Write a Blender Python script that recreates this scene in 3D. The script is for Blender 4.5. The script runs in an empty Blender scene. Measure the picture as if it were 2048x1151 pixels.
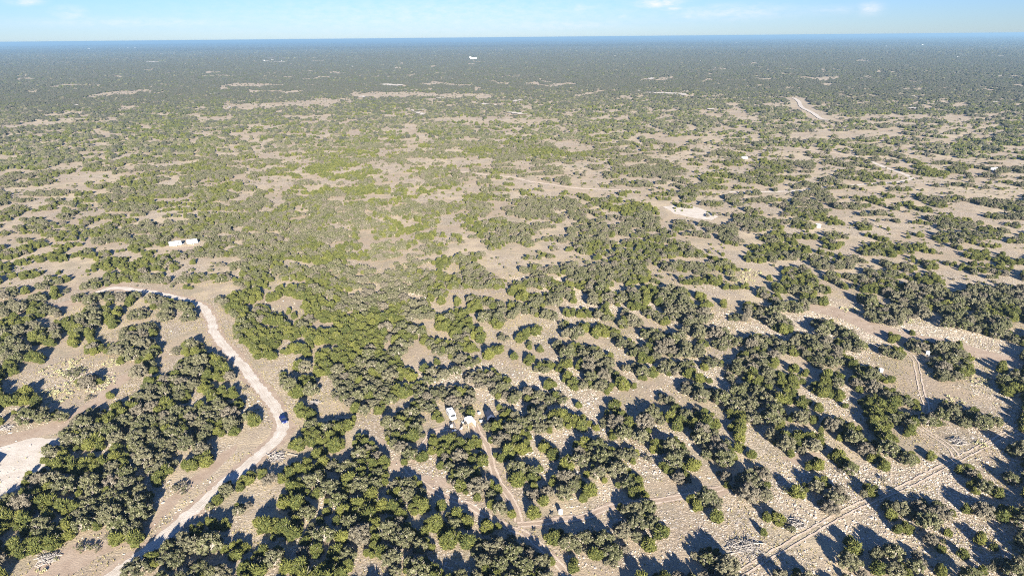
import bpy, bmesh, math, random
import numpy as np
from mathutils import Vector, Matrix

rad = math.radians
scene = bpy.context.scene
rng = np.random.default_rng(7)
random.seed(7)

# ------------------------------------------------------------------ camera
H = 115.0                      # drone height in metres
FPX = 1366.0                   # focal length in photo pixels (photo 2048 px wide)
PITCH, ROLL = rad(20.13), rad(0.53)
_F = np.array([0, math.cos(PITCH), -math.sin(PITCH)])
_R0 = np.array([1.0, 0, 0]); _U0 = np.array([0, math.sin(PITCH), math.cos(PITCH)])
_R = _R0 * math.cos(ROLL) - _U0 * math.sin(ROLL)
_U = _U0 * math.cos(ROLL) + _R0 * math.sin(ROLL)
cam_data = bpy.data.cameras.new('camera')
cam = bpy.data.objects.new('camera', cam_data)
scene.collection.objects.link(cam)
cam.matrix_world = Matrix([[_R[0], _U[0], -_F[0], 0], [_R[1], _U[1], -_F[1], 0],
                           [_R[2], _U[2], -_F[2], H], [0, 0, 0, 1]])
cam_data.sensor_width = 36.0
cam_data.lens = FPX / 2048 * 36.0
cam_data.clip_start = 1.0
cam_data.clip_end = 150000.0
scene.camera = cam

# ------------------------------------------------------------------ sun and sky
_ad = _F + (772 - 1024) / FPX * _R + (575.5 - 500) / FPX * _U      # where the shadows point: away from the sun
_ad = _ad / np.linalg.norm(_ad)
SUN_DIR = -_ad
SUN_EL = math.asin(SUN_DIR[2])
SUN_AZ = math.atan2(SUN_DIR[0], SUN_DIR[1])
sun_data = bpy.data.lights.new('sun', 'SUN')
sun_data.energy = 5.0
sun_data.angle = rad(0.5)
sun_data.color = (1.0, 0.925, 0.82)
sun = bpy.data.objects.new('sun', sun_data)
scene.collection.objects.link(sun)
sun.rotation_mode = 'QUATERNION'
sun.rotation_quaternion = Vector(SUN_DIR).to_track_quat('Z', 'Y')
sun.location = (0, 0, 400)

world = bpy.data.worlds.new('World')
scene.world = world
world.use_nodes = True
wn, wl = world.node_tree.nodes, world.node_tree.links
wn.clear()
w_out = wn.new('ShaderNodeOutputWorld'); w_bg = wn.new('ShaderNodeBackground')
sky = wn.new('ShaderNodeTexSky')
sky.sky_type = 'NISHITA'; sky.sun_disc = False
sky.sun_elevation = SUN_EL; sky.sun_rotation = SUN_AZ % (2 * math.pi)
sky.altitude = 300; sky.air_density = 1.0; sky.dust_density = 0.05; sky.ozone_density = 3.0
w_bg.inputs['Strength'].default_value = 0.05
wl.new(w_bg.outputs[0], w_out.inputs[0])

def wmath(op, a, b=None, c=None, clamp=False):
    n = wn.new('ShaderNodeMath'); n.operation = op; n.use_clamp = clamp
    for i, v in enumerate((a, b, c)):
        if v is None: continue
        if isinstance(v, (int, float)): n.inputs[i].default_value = v
        else: wl.new(v, n.inputs[i])
    return n.outputs[0]
w_tc = wn.new('ShaderNodeTexCoord'); w_sep = wn.new('ShaderNodeSeparateXYZ')
wl.new(w_tc.outputs['Generated'], w_sep.inputs[0])
w_az = wmath('ARCTAN2', w_sep.outputs[0], w_sep.outputs[1])
w_el = wmath('ARCSINE', w_sep.outputs[2])
def cloud_dir(px, py):
    d = _F + (px - 1024) / FPX * _R + (575.5 - py) / FPX * _U
    d = d / np.linalg.norm(d)
    return math.atan2(d[0], d[1]), math.asin(d[2])
w_cmb = wn.new('ShaderNodeCombineXYZ')
wl.new(wmath('MULTIPLY', w_az, 60.0), w_cmb.inputs[0]); wl.new(wmath('MULTIPLY', w_el, 170.0), w_cmb.inputs[1])
w_no = wn.new('ShaderNodeTexNoise'); w_no.inputs['Scale'].default_value = 1.0
w_no.inputs['Detail'].default_value = 6.0; w_no.inputs['Roughness'].default_value = 0.62
wl.new(w_cmb.outputs[0], w_no.inputs['Vector'])
w_total = None
# small fair weather clouds low over the horizon: azimuth/elevation centre, angular size, opacity
for px, py, sx, sy, op in ((50, 2, 22, 6, .9), (140, 27, 22, 10, .55), (1318, 6, 40, 9, 1.0), (1342, 18, 20, 4, .8),
                           (1740, 17, 17, 9, .75), (1166, 17, 26, 8, .55), (1245, 33, 9, 4, .6), (1380, 34, 20, 4, .5),
                           (1460, 24, 110, 13, .5), (1100, 50, 160, 10, .4), (300, 45, 200, 9, .35), (860, 30, 420, 34, .38),
                           (1660, 20, 60, 8, .25), (2600, 8, 60, 12, .8), (-500, 10, 60, 12, .8), (3500, -20, 90, 16, .8), (620, -90, 70, 18, .8), (1500, -110, 90, 20, .8)):
    a, e = cloud_dir(px, py)
    dx = wmath('DIVIDE', wmath('SUBTRACT', w_az, a), sx / FPX)
    dy = wmath('DIVIDE', wmath('SUBTRACT', w_el, e), sy / FPX)
    rr = wmath('ADD', wmath('MULTIPLY', dx, dx), wmath('MULTIPLY', dy, dy))
    g = wmath('POWER', 2.718, wmath('MULTIPLY', rr, -1.0))
    g = wmath('MULTIPLY', g, op)
    w_total = g if w_total is None else wmath('MAXIMUM', w_total, g)
w_ns = wmath('MULTIPLY_ADD', w_no.outputs['Fac'], 3.0, -1.0, clamp=True)
w_cloud = wmath('MULTIPLY', w_total, wmath('MULTIPLY_ADD', w_ns, 0.75, 0.25), clamp=True)
w_mix = wn.new('ShaderNodeMixRGB')
w_tint = wn.new('ShaderNodeMixRGB'); w_tint.blend_type = 'MULTIPLY'; w_tint.inputs[0].default_value = 1.0
w_tint.inputs[2].default_value = (0.365, 0.495, 0.82, 1)      # a clear, bluer winter sky
wl.new(sky.outputs[0], w_tint.inputs[1])
wl.new(w_cloud, w_mix.inputs[0]); wl.new(w_tint.outputs[0], w_mix.inputs[1])
w_mix.inputs[2].default_value = (5.3, 5.3, 5.5, 1)
wl.new(w_mix.outputs[0], w_bg.inputs['Color'])

scene.view_settings.view_transform = 'Standard'
scene.view_settings.look = 'None'
scene.view_settings.gamma = 1.0
scene.view_settings.use_curve_mapping = False
scene.view_settings.exposure = 1.95
scene.render.engine = 'CYCLES'
scene.cycles.max_bounces = 5
scene.cycles.diffuse_bounces = 2
scene.cycles.volume_bounces = 0
scene.cycles.transparent_max_bounces = 12
scene.cycles.use_fast_gi = False
scene.cycles.use_denoising = False
scene.cycles.filter_width = 1.0

# ------------------------------------------------------------------ geometry of the view
def fbm(x, y, scale, seed=0, octaves=4, rough=0.5):
    """value noise in about 0..1, numpy arrays"""
    x = np.asarray(x, float) / scale; y = np.asarray(y, float) / scale
    tot = np.zeros_like(x); amp = 1.0; s = 0.0
    for o in range(octaves):
        xi = np.floor(x).astype(np.int64); yi = np.floor(y).astype(np.int64)
        fx = x - xi; fy = y - yi
        fx = fx * fx * (3 - 2 * fx); fy = fy * fy * (3 - 2 * fy)
        def h(a, b):
            v = (a * 374761393 + b * 668265263 + (seed + o * 17) * 1274126177) & 0x7fffffff
            v = ((v ^ (v >> 13)) * 1274126177) & 0x7fffffff
            v = v ^ (v >> 16)
            return (v & 0xffffff) / float(0xffffff)
        v = (h(xi, yi) * (1 - fx) + h(xi + 1, yi) * fx) * (1 - fy) + (h(xi, yi + 1) * (1 - fx) + h(xi + 1, yi + 1) * fx) * fy
        tot += v * amp; s += amp
        amp *= rough; x = x * 2.03 + 11.3; y = y * 2.03 + 7.7
    return tot / s

def terrain(x, y):
    x = np.asarray(x, float); y = np.asarray(y, float)
    d = np.hypot(x, y)
    w = np.clip((d - 1300) / 3500, 0, 1); w = w * w * (3 - 2 * w)
    far = np.clip((d - 9000) / 26000, 0, 1)
    n = fbm(x, y, 2600, 3, 4, 0.5) - 0.5
    n2 = fbm(x, y * 2.2, 9000, 5, 3, 0.5) - 0.45
    return w * (n * 26 - 4) + far * (n2 * 90 - 14)

def unproject(px, py, z=0.0):
    d = _F + (px - 1024) / FPX * _R + (575.5 - py) / FPX * _U
    t = (H - z) / -d[2]
    return np.array([d[0] * t, d[1] * t])
def unproject_t(px, py):
    p = unproject(px, py)
    for _ in range(4):
        p = unproject(px, py, float(terrain(p[0], p[1])))
    return p
def project(x, y, z):
    v = np.stack([np.asarray(x, float), np.asarray(y, float), np.asarray(z, float) - H], -1)
    dz = v @ _F
    dz = np.where(np.abs(dz) < 1e-6, 1e-6, dz)
    return 1024 + FPX * (v @ _R) / dz, 575.5 - FPX * (v @ _U) / dz, dz

# ------------------------------------------------------------------ small helpers
def tag(o, label=None, cat=None, group=None, kind=None):
    if label: o['label'] = label
    if cat: o['category'] = cat
    if group: o['group'] = group
    if kind: o['kind'] = kind
    return o
def link(o):
    scene.collection.objects.link(o); return o
def empty(name, loc, rz=0.0):
    o = bpy.data.objects.new(name, None); link(o)
    o.location = loc; o.rotation_euler = (0, 0, rz); o.empty_display_size = 0.5
    return o
def new_obj(name, mesh, parent=None):
    o = bpy.data.objects.new(name, mesh); link(o)
    if parent: o.parent = parent
    return o
def np_mesh(name, verts, faces, mats=(), mat_idx=None, smooth=False):
    """faces: int array (n,3) or (n,4), or a list of such arrays"""
    me = bpy.data.meshes.new(name)
    arrs = faces if isinstance(faces, list) else [faces]
    arrs = [np.asarray(a, dtype=np.int32) for a in arrs if len(a)]
    loops = np.concatenate([a.ravel() for a in arrs])
    tot = np.concatenate([np.full(len(a), a.shape[1], dtype=np.int32) for a in arrs])
    starts = np.concatenate([[0], np.cumsum(tot)[:-1]]).astype(np.int32)
    verts = np.asarray(verts, dtype=np.float32)
    me.vertices.add(len(verts)); me.vertices.foreach_set('co', verts.ravel())
    me.loops.add(len(loops)); me.loops.foreach_set('vertex_index', loops)
    me.polygons.add(len(tot)); me.polygons.foreach_set('loop_start', starts)
    me.polygons.foreach_set('loop_total', tot)
    for m in mats: me.materials.append(m)
    if mat_idx is not None: me.polygons.foreach_set('material_index', np.asarray(mat_idx, dtype=np.int32))
    me.polygons.foreach_set('use_smooth', np.full(len(tot), smooth))
    me.update(calc_edges=True); me.validate()
    return me

class NT:
    """tiny node tree writer"""
    def __init__(self, name, rough=0.9, spec=0.2):
        self.m = bpy.data.materials.new(name); self.m.use_nodes = True
        self.n, self.l = self.m.node_tree.nodes, self.m.node_tree.links
        self.b = self.n['Principled BSDF']; self.out = self.n['Material Output']
        self.b.inputs['Roughness'].default_value = rough
        self.b.inputs['Specular IOR Level'].default_value = spec
    def node(self, t, **kw):
        n = self.n.new(t)
        for k, v in kw.items(): setattr(n, k, v)
        return n
    def set(self, sock, v):
        if isinstance(v, bpy.types.NodeSocket): self.l.new(v, sock)
        elif isinstance(v, (tuple, list)) and sock.type == 'RGBA' and len(v) == 3: sock.default_value = (*v, 1)
        else: sock.default_value = v
    def math(self, op, a, b=None, c=None, clamp=False):
        n = self.node('ShaderNodeMath', operation=op, use_clamp=clamp)
        for i, v in enumerate((a, b, c)):
            if v is not None: self.set(n.inputs[i], v)
        return n.outputs[0]
    def mix(self, f, a, b, blend='MIX'):
        n = self.node('ShaderNodeMixRGB', blend_type=blend)
        self.set(n.inputs[0], f); self.set(n.inputs[1], a); self.set(n.inputs[2], b)
        return n.outputs[0]
    def pos(self):
        return self.node('ShaderNodeNewGeometry').outputs['Position']
    def objpos(self):
        return self.node('ShaderNodeTexCoord').outputs['Object']
    def noise(self, vec, scale, detail=4.0, rough=0.5, lo=None, hi=None):
        n = self.node('ShaderNodeTexNoise')
        self.set(n.inputs['Vector'], vec); n.inputs['Scale'].default_value = scale
        n.inputs['Detail'].default_value = detail; n.inputs['Roughness'].default_value = rough
        o = n.outputs['Fac']
        return o if lo is None else self.ramp(o, lo, hi)
    def ramp(self, v, lo, hi):
        n = self.node('ShaderNodeMapRange', interpolation_type='SMOOTHSTEP')
        self.set(n.inputs['Value'], v)
        n.inputs['From Min'].default_value = lo; n.inputs['From Max'].default_value = hi
        return n.outputs['Result']
    def voro(self, vec, scale, feature='F1', out='Distance', randomness=1.0):
        n = self.node('ShaderNodeTexVoronoi', feature=feature)
        self.set(n.inputs['Vector'], vec); n.inputs['Scale'].default_value = scale
        n.inputs['Randomness'].default_value = randomness
        return n.outputs[out]
    def bump(self, h, strength=0.5, dist=0.1):
        n = self.node('ShaderNodeBump'); n.inputs['Strength'].default_value = strength
        n.inputs['Distance'].default_value = dist
        self.set(n.inputs['Height'], h); self.l.new(n.outputs[0], self.b.inputs['Normal'])
    def color(self, c): self.set(self.b.inputs['Base Color'], c)
# ------------------------------------------------------------------ where the vegetation stands (traced as strokes: kind x1 y1 x2 y2 half-width, in quarter photo pixels from a tile corner)
VEG = {
(0, 863): """k 520 30 640 80 55;k 640 40 860 20 50;j 580 100 800 100 35;k 920 40 1200 50 60;k 1100 100 1600 60 85;j 1440 90 1480 110 38;k 1540 60 1640 170 75;j 1500 270 1680 210 42;k 380 150 520 200 50;
j 370 230 500 220 32;m 480 270 860 270 60;m 930 170 980 330 65;k 1130 160 1300 280 88;k 1250 330 1350 250 55;j 1240 390 1250 390 38;k 240 390 360 360 60;j 330 500 180 520 48;j 170 530 340 560 50;k 20 560 120 600 65;
m 20 680 200 660 70;j 50 740 60 740 42;k 420 450 600 420 55;j 400 480 460 580 65;k 700 400 1100 390 60;m 680 480 1150 520 60;j 500 600 640 620 58;k 700 600 1150 620 80;k 640 720 1150 700 62;j 330 660 400 640 46;
k 900 800 1120 800 58;j 900 850 1100 870 38;j 500 730 560 760 46;j 430 800 600 800 46;j 470 880 480 880 36;m 200 780 350 780 56;j 100 930 250 920 60;j 300 900 390 880 52;b 620 940 760 920 36;b 1400 470 1480 440 46;
k 1240 930 1340 920 52;j 1050 1040 1130 1050 50;j 1200 1010 1360 1030 48;k 1380 960 1500 960 52;k 1480 900 1700 900 85;k 860 1130 1200 1110 46;j 1700 720 1800 730 42;j 1520 800 1640 780 28;k 1850 640 1990 590 32;
m 1760 470 1900 430 38;k 1660 590 1800 520 28;j 1960 370 2030 340 42;j 1850 970 1940 920 56;k 1560 1080 1800 1120 58;j 1940 1100 2040 1080 48""",
(512, 863): """m 120 400 420 240 40;j 480 180 680 90 36;k 20 330 90 350 34;j 290 110 560 40 46;j 340 60 700 5 28;m 830 70 920 130 58;m 1060 20 1320 20 42;m 1100 100 1210 170 48;j 1220 230 1330 200 42;j 1430 130 1590 90 56;j 1430 90 1500 140 56;j 1690 80 1770 90 46;j 1600 160 1680 150 28;
m 1720 210 1830 220 38;k 1480 250 1640 240 52;k 1920 60 2040 50 58;j 1960 190 2040 180 46;m 820 200 1000 260 68;m 730 330 980 370 76;k 700 460 900 460 48;j 920 500 930 500 32;j 530 250 620 260 42;k 640 280 720 260 38;
j 420 310 520 320 38;j 300 420 420 440 52;k 500 420 580 430 46;j 460 500 520 500 46;j 590 530 680 530 56;j 570 630 575 630 26;j 230 560 380 600 62;k 260 660 270 660 28;k 340 700 480 690 52;j 20 740 200 760 48;
j 260 790 320 800 46;j 140 840 145 840 26;m 680 600 960 620 66;k 680 700 800 730 46;j 900 720 960 730 32;j 700 840 740 850 42;k 430 830 600 830 46;k 540 780 550 780 38;k 830 820 835 820 32;j 850 870 855 870 30;
k 1120 450 1300 480 66;j 1080 590 1120 590 46;j 1170 590 1172 590 26;j 1260 610 1370 610 46;j 1140 670 1180 680 42;k 1130 400 1280 400 38;k 1480 600 1485 600 40;k 1580 650 1585 650 46;j 1400 750 1500 740 56;
j 1360 800 1365 800 32;m 1550 720 1700 710 46;j 1520 840 1660 880 56;j 1840 750 1900 750 46;k 1620 400 1740 440 70;j 1650 450 1680 460 28;k 1760 480 1900 480 56;k 1600 350 1750 330 56;k 1900 600 1960 600 46;
j 2020 650 2030 650 36;k 940 820 1060 800 56;k 1060 730 1200 780 56;k 1130 850 1290 880 76;j 1370 910 1375 910 42;j 920 950 1060 980 52;k 1100 1060 1350 1080 76;j 1440 1130 1450 1130 42;m 20 1000 160 1040 56;
k 60 950 180 960 36;j 220 1060 380 1080 52;k 320 980 460 960 36;j 460 910 465 910 36;j 380 870 385 870 32;m 560 1090 740 1090 56;j 340 1120 520 1130 42;j 640 960 740 980 52;k 700 1000 780 1010 36;k 560 950 565 950 36;
j 0 1120 80 1130 36;k 1780 900 2040 880 46;k 1800 980 2040 1000 76;m 1860 1080 2040 1080 56;j 1750 1050 1755 1050 26""",
(1024, 863): """j 0 60 100 120 52;j 100 20 160 40 18;m 260 120 330 190 46;k 20 290 200 330 56;j 20 380 130 380 38;k 820 20 1060 30 46;m 540 110 620 100 42;k 520 200 760 180 66;k 760 200 960 190 60;k 740 280 880 320 66;
k 620 330 720 360 46;m 400 280 480 270 38;k 380 400 500 400 66;k 160 480 260 480 46;j 230 570 270 560 38;j 160 640 200 650 38;k 300 480 460 500 38;j 600 450 640 480 42;j 580 530 585 530 28;j 410 600 412 600 32;
k 510 640 550 640 18;k 900 380 1000 400 56;m 940 460 1040 480 46;j 830 420 832 420 23;k 900 600 1100 600 56;k 960 680 1000 780 56;k 850 760 1000 830 46;m 1120 700 1180 780 66;j 1200 740 1230 790 32;j 1060 890 1140 890 38;
b 1090 220 1100 220 36;b 1130 390 1135 390 22;b 700 60 705 60 34;m 1150 120 1220 120 46;k 1290 130 1360 220 85;m 1400 240 1480 260 46;k 1240 270 1330 300 46;m 1310 380 1400 380 42;k 1500 30 1640 60 56;
k 1580 150 1700 140 76;k 1640 250 1740 230 38;j 1750 190 1755 190 32;j 1820 30 1830 30 42;j 1830 135 1832 135 37;j 1910 180 1912 180 40;k 1680 340 1740 360 38;k 1790 410 1980 400 76;k 1850 480 2040 490 56;
j 1840 540 1920 550 32;k 1900 340 2020 330 46;m 1440 560 1520 580 46;k 1560 520 1640 560 52;j 1640 690 1642 690 56;j 1760 805 1761 805 20;j 2020 690 2030 690 36;j 2030 820 2032 820 38;m 1500 1010 1600 980 56;
k 1600 1060 1760 1080 66;j 310 840 400 830 42;k 400 870 520 900 56;k 600 840 760 860 56;m 600 920 860 960 66;j 860 960 862 960 38;k 760 1020 830 1040 46;j 480 1060 500 1070 42;k 20 940 120 960 56;m 20 1040 260 1040 66;
j 40 1120 200 1120 38;k 320 1110 322 1110 26;j 940 1130 942 1130 23""",
(1536, 863): """m 30 40 160 60 56;k 120 130 180 150 46;m 240 60 400 80 56;k 260 130 360 130 38;j 340 260 410 260 46;k 600 50 700 70 46;m 620 20 660 20 36;m 880 30 980 60 46;k 740 110 920 160 56;k 820 200 822 200 46;j 930 260 932 260 46;
k 1010 180 1180 230 46;m 510 200 580 210 42;k 600 260 680 290 46;b 580 345 600 345 28;j 1090 10 1130 10 26;j 1310 190 1312 190 36;k 1950 150 2040 160 38;j 2010 250 2012 250 28;k 1900 360 1960 370 38;j 2000 410 2002 410 42;
m 1570 320 1660 340 46;k 1640 430 1800 470 52;k 1840 490 1842 490 38;m 1590 630 1690 640 42;k 1720 620 1860 680 56;j 1900 650 1980 660 42;k 2000 720 2010 720 46;b 130 450 180 470 38;j 255 490 257 490 46;m 330 430 450 430 46;
m 560 480 600 510 46;k 450 560 560 570 46;j 480 640 482 640 32;m 760 470 850 460 36;b 930 370 932 370 24;j 40 700 100 710 40;k 160 750 162 750 44;k 960 600 1060 620 60;j 960 680 962 680 32;j 1060 770 1110 770 40;
b 950 790 952 790 24;k 1180 620 1360 620 76;k 1240 700 1330 720 46;j 1430 670 1490 670 32;j 1330 770 1332 770 46;j 1450 800 1452 800 32;k 1290 860 1370 880 46;j 1370 920 1372 920 32;j 1690 865 1710 865 46;
j 1820 930 1822 930 40;j 1560 985 1562 985 42;j 1410 1005 1411 1005 19;j 1720 1090 1722 1090 42;k 1850 1070 2040 1080 66;j 650 880 652 880 46;m 700 920 702 920 46;k 600 1010 720 1060 52;j 600 1120 602 1120 38;
k 740 1120 742 1120 46;k 860 980 1040 960 56;m 900 1080 1150 1050 76;k 1180 1000 1260 1060 46;j 1380 1110 1382 1110 46;j 1060 1130 1200 1130 28;j 240 1130 242 1130 42""",
(0, 575): """k 30 60 130 40 28;j 200 25 202 25 28;j 430 10 432 10 28;m 280 80 340 80 33;j 430 55 450 55 33;b 520 30 522 30 26;k 40 200 220 130 46;k 40 120 110 110 14;j 270 190 340 180 46;k 380 180 440 200 46;m 40 290 240 260 38;
m 120 300 122 300 36;k 200 340 300 320 33;k 40 370 120 350 46;j 40 430 60 420 42;k 60 480 140 460 56;k 60 570 150 540 56;m 50 640 100 650 46;m 280 400 440 370 56;k 420 310 460 300 28;j 380 430 420 440 32;
j 220 530 330 570 36;k 600 90 760 80 33;k 700 110 760 120 28;k 800 70 940 70 28;j 880 120 882 120 23;k 980 80 1090 70 38;j 1030 120 1032 120 32;j 700 190 702 190 38;k 620 250 760 270 46;k 750 200 752 200 38;
j 540 290 600 350 46;m 640 340 700 330 46;j 590 430 592 430 46;j 720 390 722 390 37;j 830 200 900 270 46;j 940 200 942 200 42;k 1060 220 1160 200 42;m 1210 90 1340 140 52;j 1220 155 1222 155 23;k 1290 230 1360 220 38;
k 1410 140 1520 150 38;k 1470 240 1550 230 33;k 1000 370 1220 330 52;k 1080 400 1160 390 28;m 720 490 780 470 46;k 880 500 960 480 42;k 1000 480 1220 470 56;k 1020 550 1200 550 42;j 960 590 962 590 28;j 1190 575 1192 575 28;
j 1260 515 1262 515 23;k 1080 680 1230 640 38;b 1400 500 1460 490 33;k 1500 450 1590 470 38;j 1520 520 1600 540 42;k 1440 640 1640 600 56;m 1650 570 1760 600 46;j 1640 700 1642 700 56;k 1540 680 1542 680 46;
m 1740 690 1840 710 46;j 1630 800 1700 850 56;j 1780 840 1860 850 46;m 1180 790 1400 740 56;m 1200 850 1500 800 56;j 1470 880 1472 880 46;j 1280 890 1282 890 38;k 1440 770 1530 760 38;m 1080 880 1160 860 38;
j 900 970 1080 960 46;j 1290 970 1370 950 46;k 1180 950 1260 930 56;m 720 1000 800 1010 42;k 640 1060 740 1080 46;j 830 1070 1000 1050 46;k 560 1120 760 1120 38;k 1000 1110 1200 1080 56;k 1130 1010 1260 1040 38;
k 1300 1080 1480 1000 56;m 1560 1000 1800 950 52;m 1520 1080 1900 1050 56;k 1840 1050 1960 1020 42;m 1260 1130 1880 1130 38;j 1880 940 1920 930 28;j 1580 940 1582 940 38;m 20 900 120 890 46;j 200 850 280 930 56;
k 120 1020 200 1000 33;k 220 1040 500 1020 42;j 140 1090 142 1090 28;b 540 690 640 670 32;k 640 760 780 740 40;b 700 880 702 880 30;j 875 865 877 865 32;b 1950 800 1952 800 20;j 2000 1080 2040 1060 38;m 1850 110 2040 60 56;m 1850 170 2000 250 56;m 1930 300 2046 380 56;m 2010 450 2046 530 30;k 1740 90 1790 120 30;m 1880 360 1960 420 34""",
(512, 575): """j 100 80 190 60 28;j 180 20 182 20 23;j 240 20 340 50 36;j 390 60 460 70 38;k 350 10 500 20 18;m 520 40 660 20 28;j 740 10 742 10 23;j 255 190 257 190 23;j 300 230 302 230 23;k 0 170 80 180 28;m 0 250 200 260 40;
m 10 450 120 440 66;m 10 520 130 530 38;m 80 370 300 380 38;j 220 330 270 320 33;m 0 350 60 380 50;k 350 290 440 260 36;m 340 350 430 370 38;m 440 390 560 380 46;j 230 510 232 510 28;m 280 490 420 480 38;j 470 440 472 440 23;
j 410 540 412 540 28;j 410 150 520 120 42;m 450 190 680 170 56;j 540 240 620 250 33;m 600 60 700 80 38;m 740 130 900 60 56;k 820 180 940 180 46;m 960 100 1200 130 60;m 1020 30 1200 30 28;j 900 190 950 200 38;
m 660 290 860 260 46;m 900 260 1060 260 38;m 1060 230 1220 240 46;k 1220 190 1380 210 50;k 1280 130 1360 130 38;m 520 400 800 370 56;m 800 370 1040 380 56;m 1080 380 1320 360 46;m 700 440 860 460 46;j 940 460 980 460 42;
m 1120 440 1220 440 44;j 1350 430 1370 430 36;m 520 560 800 520 56;m 850 520 1000 570 56;j 510 590 520 580 33;j 500 670 620 650 40;m 680 640 850 600 56;k 880 600 1050 650 66;j 1080 610 1140 620 42;k 1080 530 1160 500 46;
m 660 720 800 740 66;m 820 740 1060 800 74;m 680 840 780 880 66;m 840 860 1040 880 56;j 790 950 792 950 38;k 850 980 852 980 33;j 960 970 1000 980 33;j 330 620 380 620 38;k 410 640 412 640 38;k 220 710 240 770 46;
j 370 740 440 750 33;k 300 800 470 830 38;j 320 860 322 860 38;j 360 980 430 1010 50;m 400 1130 740 1090 38;j 780 1040 782 1040 21;j 1140 700 1250 700 38;j 1190 820 1270 810 38;j 1330 650 1332 650 28;m 1380 680 1480 690 44;
j 1340 765 1342 765 28;m 1480 290 1680 300 56;m 1560 220 1660 200 33;m 1600 370 1680 400 46;k 1430 240 1540 230 18;j 1740 360 1800 390 44;m 1440 470 1560 500 56;m 1600 460 1700 480 38;j 1740 490 1742 490 33;
m 1600 560 1680 600 46;j 1450 590 1452 590 28;j 1400 80 1402 80 24;j 1480 110 1482 110 28;j 1615 120 1617 120 28;j 1710 170 1800 175 24;k 1830 240 1980 230 46;j 1930 290 1932 290 33;j 1790 265 1792 265 28;
k 1960 200 2040 220 38;k 1950 390 2000 400 28;m 1700 720 1900 700 46;m 1800 760 2000 760 46;m 1480 850 1700 850 56;k 1560 930 1700 900 50;m 1640 1010 1740 1000 34;m 1920 830 2040 860 46;m 1280 950 1400 940 46;
j 1430 1010 1480 1040 36;k 1340 1060 1342 1060 28;m 1040 1100 1280 1080 52;k 1150 1010 1240 1000 33;m 1900 1000 2040 1000 40;m 1840 1115 2040 1115 40;j 1750 1060 1752 1060 24;j 1680 1125 1682 1125 26;
m 1380 600 1560 660 0;m 1300 870 1480 830 40;k 1060 330 1300 330 26;m 1240 10 1500 50 34;m 1700 90 1960 140 34;m 1300 790 1460 710 34;m 1560 680 1760 590 34;j 1850 540 1960 480 30;m 900 960 1160 850 34""",
(1024, 575): """m 0 150 200 190 40;k 240 210 340 230 36;j 60 400 200 330 34;m 0 30 80 30 28;m 60 70 160 80 28;k 200 100 360 100 46;k 340 20 460 50 42;j 490 100 492 100 23;j 430 200 480 200 23;j 450 280 452 280 23;k 580 10 760 40 28;k 640 100 700 100 38;m 720 70 860 90 46;j 750 170 752 170 38;
j 840 110 842 110 28;k 900 60 1000 60 38;j 550 205 580 205 34;m 660 220 780 240 38;k 900 200 960 260 38;m 860 290 1040 280 28;j 560 320 590 325 40;k 430 380 540 370 42;k 400 300 402 300 28;j 660 365 680 365 36;
m 700 330 830 380 42;m 960 140 1060 130 38;m 1080 30 1200 90 56;k 1220 60 1360 60 56;k 1260 160 1400 140 56;m 1090 200 1200 250 38;j 1230 280 1232 280 33;j 1060 160 1062 160 28;k 1400 250 1560 230 56;
k 1420 190 1560 200 46;k 1400 310 1480 330 38;k 1290 220 1292 220 38;j 1480 70 1520 80 28;j 1550 140 1570 140 34;j 1690 130 1692 130 28;m 1760 240 1860 240 28;m 1900 170 2040 220 56;k 2000 40 2010 40 46;
m 1060 370 1200 390 42;k 1220 420 1340 440 56;k 1200 500 1400 510 46;m 960 500 1120 530 50;j 1040 570 1120 560 33;m 1140 450 1142 450 38;m 850 440 940 450 33;k 1360 370 1362 370 38;k 1480 370 1700 370 46;
j 1520 450 1522 450 38;m 1640 450 1700 470 38;k 1720 420 1800 430 38;k 1400 480 1500 510 38;k 360 460 400 510 42;k 440 510 680 530 52;k 620 590 780 580 46;j 440 590 442 590 42;j 380 650 382 650 33;j 560 620 600 650 46;
k 640 650 760 700 56;j 440 720 500 770 42;k 580 750 700 780 46;j 750 800 770 800 40;j 850 770 900 780 42;j 960 790 962 790 28;k 830 700 832 700 38;j 225 495 227 495 30;k 140 460 142 460 28;j 130 580 150 580 38;
m 220 640 290 620 44;j 20 550 22 550 28;j 280 770 310 770 34;m 120 850 200 860 46;k 280 880 400 880 42;m 160 950 230 960 38;k 20 900 40 850 28;j 320 1030 360 1010 46;m 440 1060 580 1090 52;k 20 1090 200 1060 62;
k 240 1120 360 1120 36;k 900 640 902 640 28;k 980 640 1060 660 38;j 1040 710 1042 710 33;j 1120 680 1140 680 34;m 1220 640 1420 640 56;j 1400 690 1402 690 38;j 1480 730 1560 740 28;j 1540 630 1542 630 33;
m 1560 590 1640 600 44;j 540 930 542 930 27;j 620 970 621 970 13;j 820 930 822 930 44;k 760 1060 900 1060 56;m 900 1110 1060 1110 44;k 680 1110 682 1110 28;m 1200 880 1280 920 42;k 1400 800 1560 860 56;k 1560 860 1700 870 56;
j 1570 900 1572 900 28;k 1080 1040 1180 1040 56;j 1300 1000 1330 1090 52;k 1120 980 1122 980 38;m 1400 1020 1560 1030 54;j 1440 1080 1620 1100 44;k 1700 930 1900 980 56;k 1800 830 2000 880 64;k 1760 640 1900 640 46;
m 1850 560 2040 620 56;j 1900 730 2040 760 54;k 1740 700 1760 740 33;j 1850 670 1852 670 28;j 1750 1010 1900 1050 38;j 1760 1110 1840 1120 33;k 1900 440 2040 430 48;m 1900 500 2040 540 38;k 1960 1020 2040 1060 46""",
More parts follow.
